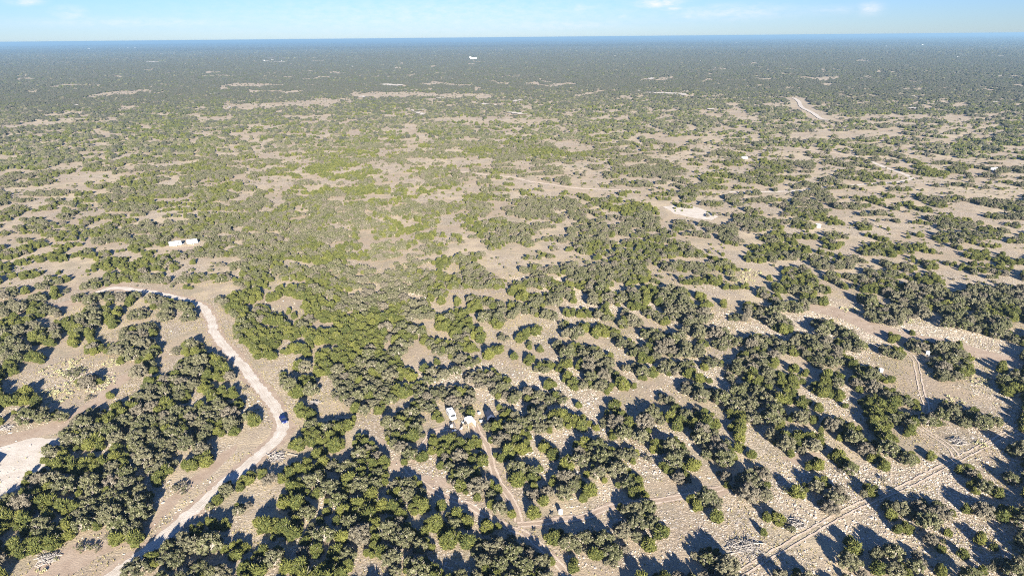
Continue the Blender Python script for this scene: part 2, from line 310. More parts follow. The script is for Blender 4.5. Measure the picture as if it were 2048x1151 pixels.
(1536, 575): """j 60 10 160 20 28;k 200 20 300 20 28;m 340 20 480 20 28;j 280 75 282 75 28;m 330 90 400 110 32;j 455 115 457 115 28;m 20 90 80 80 28;k 80 150 280 160 42;k 20 180 60 200 38;m 20 260 100 300 56;k 120 260 160 300 42;
j 90 330 180 340 28;m 760 10 980 20 24;m 760 100 840 110 46;k 840 200 1020 230 74;k 1000 60 1100 100 56;k 1080 180 1240 180 66;k 1160 40 1400 60 64;m 1320 120 1460 160 64;k 1440 200 1560 240 56;k 1420 290 1480 300 38;
k 1560 280 1700 300 56;k 1700 250 1900 260 66;k 1760 340 1880 360 46;k 1520 100 2040 120 70;k 1640 30 2040 40 50;m 1760 180 1980 200 54;k 1940 390 2040 440 28;k 380 290 460 300 38;j 520 300 522 300 28;k 420 370 440 370 46;
k 540 340 680 380 42;m 580 460 740 470 46;k 20 420 160 480 46;k 220 400 340 400 36;m 240 480 340 510 56;k 380 440 520 480 56;k 380 580 520 590 50;m 560 560 680 610 42;m 60 500 220 520 30;j 980 400 1030 410 32;
k 920 500 1060 540 42;j 1155 360 1157 360 23;k 1150 460 1300 490 46;k 1320 480 1520 490 46;k 1480 540 1580 570 44;k 1320 600 1420 600 46;k 1380 690 1540 680 56;j 1600 660 1602 660 50;k 1600 560 1602 560 36;
j 1870 640 1890 640 36;k 1980 720 2040 780 62;k 1860 740 1920 730 36;j 1900 820 1920 820 42;j 2035 545 2037 545 14;j 20 600 60 600 33;k 30 530 32 530 28;j 195 650 210 650 34;j 290 670 292 670 32;k 20 700 120 740 54;
m 100 740 240 750 46;k 20 860 60 920 56;j 130 870 180 850 52;j 220 910 310 920 32;j 400 960 402 960 37;m 460 720 580 740 50;m 380 800 560 850 44;j 580 870 582 870 38;k 340 790 342 790 22;j 605 940 607 940 23;
m 720 670 860 680 36;k 700 760 840 790 56;j 950 730 980 735 36;k 840 720 842 720 46;k 900 830 1020 850 30;k 1060 890 1120 910 36;j 1180 940 1182 940 32;m 780 930 980 920 52;m 820 1000 980 1000 46;j 820 1100 960 1080 52;
k 1040 1040 1180 1090 54;k 1250 1040 1360 1080 50;k 1400 970 1500 980 54;k 1500 1040 1560 1060 46;j 1640 980 1660 980 32;k 1640 1050 1820 1080 50;k 2030 1080 2040 1080 38;k 20 1000 100 1020 46;j 90 1090 92 1090 38;
j 200 1040 202 1040 38;k 270 1030 350 1040 42;k 460 1100 600 1090 42;j 620 1120 700 1130 32;j 430 1140 432 1140 18"""}
# glades in the wood further off, the same notation without a kind
CLEAR = {
(0, 288): """0 220 520 200 15;440 300 840 260 42;0 370 640 320 24;620 170 640 300 38;900 190 1640 130 22;1180 90 1300 80 9;1480 90 1650 100 10;980 380 1120 370 18;1320 320 1400 290 28;880 340 1060 330 8;1800 290 1860 270 22;
0 680 80 660 32;80 720 400 760 26;440 530 700 520 9;380 590 640 630 16;620 800 760 770 18;500 890 680 800 20;740 820 920 810 20;760 840 1000 870 12;1100 560 1560 560 17;1560 540 2000 530 17;1040 600 1500 600 12;
1060 720 1180 720 22;1280 840 1600 830 22;1340 790 1620 780 26;200 930 400 940 12;440 870 560 880 12;430 990 800 990 11;1300 1080 1540 1040 26;880 1125 1500 1135 22;1740 940 1960 930 20;1880 960 1920 1060 24;
1650 1090 1760 1070 16;150 1000 300 1010 9;600 640 700 640 9;420 1060 560 1050 9;20 1010 60 1000 9""",
(512, 288): """30 90 320 110 20;1040 60 1070 90 18;1000 160 1180 200 38;1080 200 1100 240 52;900 270 1030 310 28;1100 300 1290 290 24;860 420 1040 430 22;1080 340 1080 460 30;1260 120 1900 130 13;1600 130 1800 160 18;1540 220 2040 250 13;
350 200 440 290 36;460 350 540 330 18;330 370 500 360 16;150 480 260 450 18;320 500 360 570 26;250 610 420 570 18;380 690 520 650 18;0 750 160 720 16;640 550 780 540 16;760 400 980 390 8;980 540 1080 500 11;
740 740 940 690 22;560 830 760 780 22;880 830 1080 740 16;1080 640 1110 700 26;1320 430 1650 400 32;1700 380 1960 400 18;1320 460 1640 460 12;1260 760 1340 780 26;1480 810 1660 830 26;1500 870 1660 900 22;
1780 870 2000 860 32;1700 720 1880 700 18;1240 640 1280 640 14;1780 600 1840 600 18;1960 560 2040 590 18;930 970 1180 900 28;950 1000 1120 980 18;1210 880 1260 900 26;1180 960 1400 1060 20;1420 1000 1640 1040 22;
1560 1010 1620 970 18;80 1000 180 980 14;100 1110 340 1100 22;540 1020 620 1050 14;780 1120 980 1120 22;1150 420 1200 560 14""",
(1024, 288): """440 20 540 30 17;880 20 1040 60 10;580 110 660 120 14;80 150 160 130 20;500 200 700 260 36;520 290 700 280 16;760 130 800 150 11;0 410 330 370 13;200 400 540 410 9;500 430 600 460 14;1240 320 1380 400 22;
300 540 480 540 17;480 520 620 600 30;380 620 460 600 17;700 500 760 560 17;780 580 860 600 11;1680 600 1780 560 26;1640 620 1660 680 18;1380 700 1640 720 20;1800 720 1960 740 16;860 720 1280 700 12;540 730 680 740 16;
760 750 900 730 11;1740 360 1900 390 14;160 780 240 830 22;250 870 440 850 22;100 970 260 950 15;280 1060 390 1060 26;0 980 100 1000 9;700 850 900 830 16;760 790 820 860 22;600 960 820 950 16;1260 930 1420 930 18;
1540 780 1700 840 20;1740 920 1860 980 22;1660 1050 1900 1060 27;1840 1010 2040 1020 22;1760 1120 2000 1120 18;1000 1130 1180 1110 13;1250 510 1600 580 40;700 600 740 700 12""",
(1536, 288): """0 70 260 60 18;300 130 480 190 18;1120 340 2040 380 28;1500 380 2040 430 27;600 410 850 380 20;700 460 800 450 14;820 500 1180 580 32;740 590 1160 590 18;860 640 1240 680 32;1240 720 1420 820 26;1360 830 1560 860 18;
1480 460 1640 540 18;1640 530 1760 550 16;1480 230 1640 240 14;1620 220 2040 250 16;1660 80 2040 90 14;500 250 600 270 16;620 840 700 880 32;600 760 760 760 18;860 730 960 740 16;60 960 320 980 36;0 620 40 700 22;
380 880 540 900 18;1160 1000 1260 1010 26;1380 1000 1640 1020 18;1560 1020 1800 1080 26;1640 930 1780 960 22;1640 800 1880 900 18;0 1060 100 1110 22;540 1090 720 1120 22;1040 1090 1240 1120 18"""}
CLEAR_FAR = """111 172 188 169 3;174 193 288 181 4;10 208 59 210 1.5;0 255 146 240 5;45 183 76 183 2;243 215 278 215 2;389 241 462 233 5;455 215 688 202 6;445 170 570 170 3;504 182 563 180 2;556 233 660 236 4;181 264 236 269 3;240 300 312 314 3;
705 188 973 191 5;841 167 931 170 3;1056 169 1150 167 2.5;813 247 837 275 8;890 236 1095 243 5;841 278 952 278 3;1102 254 1160 259 2;1115 285 1167 292 7;1195 236 1265 240 3;1147 191 1185 188 2.5;1296 271 1373 278 6;
1462 215 1505 235 9;1543 210 1602 214 4;1657 234 1939 233 4;1974 233 2047 222 2.5;1908 179 1995 181 1.5;1713 210 1758 210 1.5;1609 156 1675 155 2;1591 271 1800 264 6;1348 278 1452 275 5;1850 258 1960 262 2;
1000 152 1060 153 1.2;640 147 700 144 1.3;380 145 440 146 1.2;330 146 350 145 1.2;1535 145 1580 147 1.3;1420 138 1470 137 1.2;400 152 470 151 1.5;600 158 640 155 1.5;1290 160 1340 158 1.5;1180 215 1230 218 1.5;
1700 190 1760 193 1.5;60 220 120 226 1.6;700 222 770 226 1.5;300 226 360 228 1.5;520 250 580 252 2;1230 197 1290 200 1.5;1850 196 1910 198 1.4;660 262 720 268 2.5;1960 150 2040 153 1.2;1750 143 1800 144 1.0"""
BRIGHT = """761 170 806 171 2.2;1015 205 1046 201 1.6;823 222 855 233 2.2;962 209 994 212 1.6;1015 226 1053 229 2.2;1293 186 1373 189 1.4;1296 158 1314 156 2.2;288 123 318 124 1.2;523 122 572 124 1.3;290 107 330 108 0.9;1348 188 1374 191 2"""

_g = np.random.default_rng(77)
for _ in range(190):      # the many small glades and scraped spots too small to trace one by one
    _y = 108 + 175 * _g.random() ** 1.3; _x = 2048 * _g.random(); _l = (5 + 26 * _g.random()) * (_y / 170)
    CLEAR_FAR += f';{_x:.1f} {_y:.1f} {_x + _l:.1f} {_y + _g.normal() * 1.5:.1f} {(0.9 + 1.5 * _g.random()) * _y / 170:.2f}'
for _ in range(26):
    _y = 112 + 110 * _g.random(); _x = 2048 * _g.random(); _l = (4 + 13 * _g.random()) * (_y / 170)
    BRIGHT += f';{_x:.1f} {_y:.1f} {_x + _l:.1f} {_y + _g.normal():.1f} {(0.7 + .6 * _g.random()) * _y / 170:.2f}'
MW, MH = 2048, 1151
KIND = np.zeros((MH, MW), np.uint8)          # 1 juniper, 2 oak, 3 mixed, 4 low brush
OPEN = np.zeros((MH, MW), bool)
def _stroke(arr, val, x1, y1, x2, y2, w):
    w = max(w, 0.6)
    xa, xb = int(max(0, min(x1, x2) - w - 1)), int(min(MW, max(x1, x2) + w + 2))
    ya, yb = int(max(0, min(y1, y2) - w - 1)), int(min(MH, max(y1, y2) + w + 2))
    if xa >= xb or ya >= yb or w <= 0: return
    X, Y = np.meshgrid(np.arange(xa, xb) + .5, np.arange(ya, yb) + .5)
    vx, vy = x2 - x1, y2 - y1
    t = np.clip(((X - x1) * vx + (Y - y1) * vy) / max(1e-6, vx * vx + vy * vy), 0, 1)
    m = (X - x1 - t * vx) ** 2 + (Y - y1 - t * vy) ** 2 < w * w
    arr[ya:yb, xa:xb][m] = val
for (ox, oy), txt in VEG.items():
    for it in txt.replace('\n', '').split(';'):
        p = it.split()
        v = [float(q) for q in p[1:]]
        if v[4] <= 0: continue
        _stroke(KIND, {'j': 1, 'k': 2, 'm': 3, 'b': 4}[p[0]], ox + v[0] / 4, oy + v[1] / 4, ox + v[2] / 4, oy + v[3] / 4, v[4] / 4)
for (ox, oy), txt in CLEAR.items():
    for it in txt.replace('\n', '').split(';'):
        v = [float(q) for q in it.split()]
        _stroke(OPEN, True, ox + v[0] / 4, oy + v[1] / 4, ox + v[2] / 4, oy + v[3] / 4, v[4] / 4)
for txt in (CLEAR_FAR, BRIGHT):
    for it in txt.replace('\n', '').split(';'):
        v = [float(q) for q in it.split()]
        _stroke(OPEN, True, *v)

_stroke(OPEN, True, 1330, 428, 1425, 441, 11)
OFF_CLEAR = ((-45, 935, 15), (-20, 885, 9), (-70, 1000, 10))
# roads and tracks as lines in the photo, width in metres
ROADS = {
 'road': (3.7, [(187,589),(205,581),(227,576),(253,576.5),(275,580),(300,583),(328,589),(355,595),(382,603),(403,612),(415,626),(424,645),(428,663),(441,683),(463,706),(487,735),(511,765),(527,782),(545,807),(560,832),(566,852),(556,875),(530,900),(500,925),(460,957),(422,989),(390,1017),(362,1042),(335,1064),(300,1095),(262,1124),(215,1158),(170,1195),(110,1250)]),
 'far_road': (6.5, [(1586,196),(1592,199),(1598,204),(1604,215),(1626,226.5),(1643,238),(1662,240.5)]),
 'ranch_road': (4.0, [(1738,320),(1766,333),(1801,345),(1816,352),(1824,357),(1801,363),(1736,368),(1641,375),(1581,382),(1459,384)]),
 'upper_road': (3.6, [(1590,297),(1646,303),(1696,310),(1738,320)]),
 'middle_road': (3.2, [(917,342),(962,348),(1022,354),(1061,363),(1099,368),(1136,374),(1199,379),(1274,380)]),
}
TRACKS = [
 [(812,933),(845,968),(887,990),(937,1010),(962,1025),(987,1038),(1023,1056),(1049,1066),(1079,1089),(1104,1115),(1124,1136),(1150,1170)],
 [(1035,1049),(1079,1045),(1129,1038),(1164,1033),(1199,1020),(1231,1012),(1306,1002),(1361,993),(1400,986),(1444,975)],
 [(950,850),(961,872),(974,891),(982,918),(986,939),(1003,973),(1020,993),(1032,1018),(1038,1043)],
 [(900,856),(880,860),(865,864),(850,885),(842,900),(826,925)],
 [(1770,670),(1781,677),(1806,697),(1828,717),(1836,745),(1843,780),(1853,812),(1846,832),(1838,850),(1856,865),(1886,883),(1906,900),(1912,914)],
 [(2100,822),(2048,850),(2016,865),(1981,885),(1936,908),(1886,933),(1818,968),(1761,993),(1711,1013),(1656,1043),(1586,1083),(1536,1113),(1460,1160)],
 [(466,556),(474,549),(482,543),(485,536),(480,529),(470,524)],
]
# bare ground without ruts: kind, polygon in the photo
PATCHES = [
 ('caliche_pad', [(-60,905),(0,893),(40,882),(62,874),(92,876),(122,876),(126,886),(104,904),(92,914),(88,932),(70,950),(48,966),(20,985),(-60,1030)]),
 ('caliche_pad', [(1326,413),(1352,410),(1384,411),(1412,421),(1436,433),(1424,440),(1396,437),(1352,428)]),
 ('dirt_patch', [(-60,884),(0,871),(60,858),(100,845),(140,826),(175,805),(205,780),(232,757),(262,742),(272,747),(240,772),(215,800),(180,830),(140,854),(110,866),(60,876),(0,893),(-60,905)]),
 ('dirt_patch', [(480,884),(470,905),(420,950),(380,978),(330,1032),(300,1062),(285,1080),(200,1110),(140,1151),(100,1190),(20,1190),(60,1140),(120,1100),(150,1085),(215,1085),(270,1085),(305,1040),(318,1012),(350,985),(400,940),(440,905)]),
 ('dirt_patch', [(780,920),(812,926),(816,940),(846,950),(900,955),(905,975),(870,975),(845,965),(812,945),(795,945),(778,935)]),
 ('dirt_patch', [(752,878),(768,878),(772,893),(764,902),(755,895)]),
 ('dirt_patch', [(866,860),(886,848),(905,842),(925,850),(928,868),(925,885),(918,885),(916,868),(895,862),(872,872)]),
 ('dirt_patch', [(1555,606),(1620,602),(1690,618),(1760,648),(1830,668),(1900,680),(1990,705),(2060,722),(2060,735),(1960,715),(1880,700),(1800,690),(1750,672),(1690,640),(1620,620),(1560,618)]),
 ('dirt_patch', [(340,498),(352,495),(400,492),(396,500),(368,508),(345,504)]),
 ('dirt_patch', [(-20,640),(60,618),(110,606),(150,598),(170,592),(205,572),(240,566),(262,571),(232,571),(206,578),(186,588),(168,604),(120,616),(70,628),(-20,650)]),
 ('dirt_patch', [(1590,908),(1600,905),(1640,905),(1650,925),(1640,935),(1600,930),(1556,915)]),
 ('dirt_patch', [(1410,990),(1440,972),(1455,975),(1460,985),(1430,998),(1400,1003)]),
]

BARE = np.zeros((MH, MW), bool)
def _fill(poly):
    P = np.array(poly, float); xa, xb = int(max(0, P[:, 0].min())), int(min(MW, P[:, 0].max() + 1)); ya, yb = int(max(0, P[:, 1].min())), int(min(MH, P[:, 1].max() + 1))
    if xa >= xb or ya >= yb: return
    X, Y = np.meshgrid(np.arange(xa, xb) + .5, np.arange(ya, yb) + .5); m = np.zeros(X.shape, bool)
    for i in range(len(P)):
        (x1, y1), (x2, y2) = P[i], P[i - 1]
        if y1 == y2: continue
        m ^= ((y1 > Y) != (y2 > Y)) & (X < (x2 - x1) * (Y - y1) / (y2 - y1) + x1)
    BARE[ya:yb, xa:xb] |= m
for _k, _p in PATCHES: _fill(_p)
# ------------------------------------------------------------------ materials of the ground
def ground_material():
    t = NT('scrubland_soil', 0.95, 0.1)
    p = t.pos()
    sep = t.node('ShaderNodeSeparateXYZ'); t.set(sep.inputs[0], p)
    dist = t.math('SQRT', t.math('ADD', t.math('POWER', sep.outputs[0], 2.0), t.math('POWER', sep.outputs[1], 2.0)))
    big = t.noise(p, 0.018, 5, 0.55, 0.36, 0.64)
    mid = t.noise(p, 0.11, 5, 0.6, 0.38, 0.62)
    fine = t.noise(p, 1.3, 5, 0.7, 0.3, 0.7)
    grit = t.noise(p, 4.0, 3, 0.7, 0.3, 0.7)
    c = t.mix(big, (0.40, 0.308, 0.197), (0.56, 0.455, 0.29))
    c = t.mix(t.math('MULTIPLY', mid, 0.62), c, (0.31, 0.25, 0.185))
    straw = t.noise(p, 0.33, 4, 0.65, 0.55, 0.68)
    c = t.mix(t.math('MULTIPLY', straw, 0.55), c, (0.50, 0.42, 0.24))
    dry = t.noise(p, 0.055, 5, 0.65, 0.50, 0.62)
    c = t.mix(t.math('MULTIPLY', dry, 0.5), c, (0.30, 0.265, 0.155))
    c = t.mix(t.math('MULTIPLY', fine, 0.42), c, (0.24, 0.19, 0.145))
    c = t.mix(t.math('MULTIPLY', grit, 0.25), c, (0.52, 0.44, 0.35))
    # pale limestone showing through, more of it in some places
    stony = t.noise(p, 0.03, 4, 0.5, 0.44, 0.60)
    v = t.voro(p, 1.15); v2 = t.voro(p, 2.7)
    lim = t.math('MAXIMUM', t.ramp(v, 0.40, 0.30), t.math('MULTIPLY', t.ramp(v2, 0.34, 0.26), 0.8))
    lim = t.math('MULTIPLY', lim, t.math('MULTIPLY_ADD', stony, 0.66, 0.07))
    c = t.mix(lim, c, (0.59, 0.52, 0.435))
    dark = t.math('MULTIPLY', t.voro(p, 1.15, 'DISTANCE_TO_EDGE'), 1.0)
    c = t.mix(t.math('MULTIPLY', t.ramp(dark, 0.10, 0.0), t.math('MULTIPLY', stony, 0.6)), c, (0.15, 0.12, 0.09))
    near = t.ramp(dist, 900.0, 300.0)
    h = t.math('ADD', t.math('MULTIPLY', lim, 0.5), t.math('ADD', t.math('MULTIPLY', fine, 0.5), t.math('MULTIPLY', grit, 0.22)))
    # beyond a few kilometres the single crowns can no longer be told apart: wood with glades
    st = t.node('ShaderNodeMapping'); t.set(st.inputs['Vector'], p); st.inputs['Scale'].default_value = (1, 0.45, 1)
    sp = st.outputs[0]
    tone = t.noise(sp, 0.0016, 6, 0.6, 0.32, 0.68)
    speck = t.noise(sp, 0.02, 4, 0.7, 0.3, 0.7)
    wood = t.mix(tone, (0.082, 0.084, 0.058), (0.125, 0.122, 0.095))
    wood = t.mix(t.math('MULTIPLY', speck, 0.5), wood, (0.065, 0.070, 0.045))
    glade = t.math('MULTIPLY', t.noise(sp, 0.0042, 5, 0.62, 0.665, 0.70), 0.8)
    wood = t.mix(glade, wood, (0.36, 0.31, 0.22))
    chalk = t.noise(sp, 0.0075, 3, 0.6, 0.735, 0.75)
    wood = t.mix(chalk, wood, (0.7, 0.66, 0.6))
    far = t.ramp(dist, 3000.0, 6500.0)
    c = t.mix(far, c, wood)
    t.color(c)
    t.bump(t.math('MULTIPLY', h, near), 0.9, 0.14)
    return t.m

def track_material(name, base, light, dark, marks=0.5):
    t = NT(name, 0.95, 0.1)
    p = t.pos()
    n1 = t.noise(p, 0.25, 5, 0.6, 0.35, 0.65); n2 = t.noise(p, 2.2, 5, 0.7, 0.3, 0.7)
    uv = t.node('ShaderNodeAttribute', attribute_name='across')
    along = t.node('ShaderNodeAttribute', attribute_name='along')
    w = t.node('ShaderNodeCombineXYZ'); t.set(w.inputs[0], t.math('MULTIPLY', uv.outputs['Fac'], 9.0)); t.set(w.inputs[1], t.math('MULTIPLY', along.outputs['Fac'], 0.12))
    wheel = t.noise(w.outputs[0], 1.0, 3, 0.6, 0.42, 0.62)
    c = t.mix(n1, base, light)
    c = t.mix(t.math('MULTIPLY', n2, 0.35), c, dark)
    c = t.mix(t.math('MULTIPLY', wheel, marks), c, dark)
    t.color(c)
    t.bump(n2, 0.5, 0.05)
    return t.m

M_GROUND = ground_material()
M_CALICHE = track_material('crushed_caliche', (0.60, 0.54, 0.45), (0.76, 0.70, 0.61), (0.40, 0.335, 0.26), 0.75)
M_DIRT = track_material('bare_dirt', (0.39, 0.295, 0.215), (0.49, 0.39, 0.29), (0.27, 0.205, 0.15), 0.45)
M_RUT = track_material('worn_rut', (0.56, 0.45, 0.345), (0.66, 0.56, 0.44), (0.40, 0.31, 0.23), 0.25)

# ------------------------------------------------------------------ the ground: one round sheet to the horizon
def build_ground():
    rs = [0.0] + list(np.geomspace(12.0, 44000.0, 190)); na = 560
    ang = np.linspace(0, 2 * math.pi, na, endpoint=False)
    R, A = np.meshgrid(rs[1:], ang, indexing='ij')
    X, Y = R * np.sin(A), R * np.cos(A)
    Z = terrain(X, Y)
    v = np.stack([X.ravel(), Y.ravel(), Z.ravel()], 1)
    v = np.vstack([[0, 0, 0], v])
    nr = len(rs) - 1
    i = np.arange(nr - 1)[:, None] * na; j = np.arange(na)[None, :]; j2 = (j + 1) % na
    q = np.stack([(1 + i + j), (1 + i + na + j), (1 + i + na + j2), (1 + i + j2)], -1).reshape(-1, 4)
    tri = np.stack([np.zeros(na, int), 1 + np.arange(na), 1 + (np.arange(na) + 1) % na], -1)
    me = np_mesh('ground', v, [q[:, ::-1], tri[:, ::-1]], [M_GROUND], smooth=True)
    if me.polygons[0].normal.z < 0: me.flip_normals()
    o = new_obj('ground', me); tag(o, kind='structure')
build_ground()

# ------------------------------------------------------------------ roads and tracks
def resample(pts, step):
    P = np.array(pts, float); out = []
    # Catmull-Rom through the points
    Q = np.vstack([2 * P[0] - P[1], P, 2 * P[-1] - P[-2]])
    for i in range(len(P) - 1):
        a, b, c, d = Q[i], Q[i + 1], Q[i + 2], Q[i + 3]
        n = max(2, int(np.linalg.norm(c - b) / step))
        for k in range(n):
            t = k / n
            out.append(0.5 * ((2 * b) + (c - a) * t + (2 * a - 5 * b + 4 * c - d) * t * t + (3 * b - a - 3 * c + d) * t ** 3))
    out.append(P[-1])
    return np.array(out)
_layer = [0.018]
def next_z():
    _layer[0] += 0.005
    return _layer[0]
def strip_mesh(name, line, offs, mat, z, jitter=0.25, lift=0.0):
    """line (n,2) on the ground, offs = list of (from, to) across in metres"""
    d = np.gradient(line, axis=0); d /= np.linalg.norm(d, axis=1)[:, None] + 1e-9
    nrm = np.stack([d[:, 1], -d[:, 0]], 1)
    s = np.concatenate([[0], np.cumsum(np.linalg.norm(np.diff(line, axis=0), axis=1))])
    V, Fq, ac, al = [], [], [], []
    for a, b in offs:
        cols = np.linspace(a, b, 5); base = len(V)
        n = len(line)
        for k, c in enumerate(cols):
            jit = np.zeros(n)
            if k in (0, 4): jit = (rng.random(n) - .5) * 2 * jitter + (fbm(s, s * 0 + c, 5, 9, 2) - .5) * jitter * 3
            pt = line + nrm * (c + jit)[:, None]
            zz = terrain(pt[:, 0], pt[:, 1]) + z + lift
            for q in range(n): V.append((pt[q, 0], pt[q, 1], zz[q])); ac.append(c); al.append(s[q])
        for k in range(4):
            for q in range(n - 1):
                i0 = base + k * n + q
                Fq.append((i0, i0 + n, i0 + n + 1, i0 + 1))
    me = np_mesh(name, V, np.array(Fq), [mat])
    if np.mean([p.normal.z for p in me.polygons]) < 0: me.flip_normals()
    for nm, dat in (('across', ac), ('along', al)):
        at = me.attributes.new(nm, 'FLOAT', 'POINT'); at.data.foreach_set('value', np.array(dat, np.float32))
    return me
ROAD_LINES = []
for nm, (w, pts) in ROADS.items():
    g = np.array([unproject_t(*p) for p in pts])
    line = resample(g, 1.0 if nm == 'road' else 4.0)
    ROAD_LINES.append((line, w, {'far_road': 14.0, 'ranch_road': 3.5, 'middle_road': 2.5, 'upper_road': 3.0, 'road': 0.7}.get(nm, 0.0)))
    if nm == 'road':
        tag(new_obj('road_verge', strip_mesh('road_verge', line, [(-w / 2 - 1.7, w / 2 + 1.5)], M_DIRT, 0.017, 0.5)), kind='structure')
    me = strip_mesh(nm, line, [(-w / 2, w / 2)], M_CALICHE if nm in ('road', 'far_road', 'ranch_road') else M_RUT, next_z(), 0.36 if nm == 'road' else 0.5, 0.45 if nm == 'far_road' else 0.0)
    tag(new_obj('road', me), kind='structure')
for i_t, pts in enumerate(TRACKS):
    g = np.array([unproject(*p) for p in pts])
    line = resample(g, 1.0)
    ROAD_LINES.append((line, 2.3, 0.0))
    if i_t < 4: tag(new_obj('track_verge', strip_mesh('track_verge', line, [(-1.45, 1.45)], M_DIRT, next_z(), 0.5)), kind='structure')
    me = strip_mesh('dirt_track', line, [(-1.05, -0.55), (0.55, 1.05)], M_RUT, next_z(), 0.13)
    tag(new_obj('dirt_track', me), kind='structure')

from mathutils.geometry import tessellate_polygon
def ragged(poly, amp):
    P = np.array(poly, float); out = []
    for i in range(len(P)):
        a, b = P[i], P[(i + 1) % len(P)]
        L = np.linalg.norm(b - a); n = max(1, int(L / 1.2))
        nn = np.array([b[1] - a[1], a[0] - b[0]]) / (L + 1e-9)
        for k in range(n):
            p = a + (b - a) * k / n
            out.append(p + nn * ((fbm([p[0]], [p[1]], 4.0, 21, 3)[0] - .5) * amp * 2.4 + (rng.random() - .5) * amp * .5))
    return out
def sheet(name, poly, mat, z, amp, lift=0.0):
    pts = ragged(poly, amp)
    v3 = [Vector((p[0], p[1], 0)) for p in pts]
    tris = tessellate_polygon([v3])
    zz = terrain(np.array([p[0] for p in pts]), np.array([p[1] for p in pts])) + z + lift
    me = np_mesh(name, [(p[0], p[1], h) for p, h in zip(pts, zz)], np.array(tris), [mat])
    if np.mean([p.normal.z for p in me.polygons]) < 0: me.flip_normals()
    return tag(new_obj(name, me), kind='structure')
for i_p, (kind, poly) in enumerate(PATCHES):
    g = [unproject(*p) for p in poly]
    sheet(kind, g, M_CALICHE if kind == 'caliche_pad' else M_DIRT, 0.004 + 0.001 * i_p, 0.5 if kind == 'dirt_patch' else 0.6)
for it in BRIGHT.replace('\n', '').split(';'):
    x1, y1, x2, y2, w = [float(q) for q in it.split()]
    n = 9; up, dn = [], []
    for k in range(n):
        t = k / (n - 1); e = math.sin(math.pi * min(max(t, .03), .97)) ** .5
        cx, cy = x1 + (x2 - x1) * t, y1 + (y2 - y1) * t
        up.append((cx, cy - w * e * (0.8 + .4 * random.random()))); dn.append((cx, cy + w * e * (0.8 + .4 * random.random())))
    sheet('caliche_pad', [unproject_t(*p) for p in up + dn[::-1]], M_CALICHE, 0.05, 4.0, 1.5)
# ------------------------------------------------------------------ trees
def foliage_mat(name, c1, c2, c3, pale, bare=None):
    t = NT(name, 0.75, 0.15)
    oi = t.node('ShaderNodeObjectInfo')
    at = t.node('ShaderNodeAttribute', attribute_name='tint')
    c = t.mix(t.ramp(oi.outputs['Random'], 0.0, 1.0), c1, c2)
    c = t.mix(t.math('MULTIPLY', t.math('FRACT', t.math('MULTIPLY', oi.outputs['Random'], 7.31)), 0.6), c, c3)
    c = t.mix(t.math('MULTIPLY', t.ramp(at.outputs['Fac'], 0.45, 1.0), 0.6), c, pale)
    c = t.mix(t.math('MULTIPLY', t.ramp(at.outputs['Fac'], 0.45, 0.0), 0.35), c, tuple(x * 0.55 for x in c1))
    t.color(t.mix(t.math('MULTIPLY', t.ramp(t.math('FRACT', t.math('MULTIPLY', oi.outputs['Random'], 23.7)), 0.74, 0.86), 0.7 if bare else 0.0), c, bare or (0, 0, 0)))
    return t.m
M_JUN = foliage_mat('juniper_foliage', (0.052, 0.062, 0.016), (0.104, 0.108, 0.026), (0.042, 0.054, 0.018), (0.21, 0.205, 0.055))
M_OAK = foliage_mat('oak_foliage', (0.062, 0.066, 0.032), (0.108, 0.100, 0.064), (0.064, 0.074, 0.020), (0.28, 0.26, 0.17), (0.135, 0.115, 0.092))
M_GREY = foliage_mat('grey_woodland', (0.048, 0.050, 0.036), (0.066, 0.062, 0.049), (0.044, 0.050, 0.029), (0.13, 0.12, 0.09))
M_JUN_DARK = foliage_mat('juniper_foliage_darkened', (0.048, 0.054, 0.025), (0.064, 0.067, 0.031), (0.042, 0.050, 0.026), (0.12, 0.12, 0.06))  # juniper colour painted darker, to hold down far crowns in full frontal sun
def bark_mat():
    t = NT('pale_bark', 0.9, 0.1)
    p = t.objpos()
    t.color(t.mix(t.noise(p, 6.0, 4, 0.6, 0.35, 0.65), (0.21, 0.185, 0.15), (0.36, 0.325, 0.275)))
    return t.m
M_BARK = bark_mat()

def ico(sub):
    bm = bmesh.new(); bmesh.ops.create_icosphere(bm, subdivisions=sub, radius=1.0)
    v = np.array([x.co[:] for x in bm.verts]); f = np.array([[x.index for x in q.verts] for q in bm.faces]); bm.free()
    return v, f
ICO1, ICO2 = ico(1), ico(2)

class Parts:
    def __init__(self): self.v, self.f, self.t, self.n = [], [], [], 0
    def add(self, v, f, tint):
        self.v.append(v); self.f.append(f + self.n); self.n += len(v)
        self.t.append(np.full(len(v), tint) if np.isscalar(tint) else tint)
    def mesh(self, name, mat, smooth=False):
        me = np_mesh(name, np.concatenate(self.v), np.concatenate(self.f), [mat], smooth=smooth)
        a = me.attributes.new('tint', 'FLOAT', 'POINT')
        a.data.foreach_set('value', np.concatenate(self.t).astype(np.float32)[:len(me.vertices)])
        return me

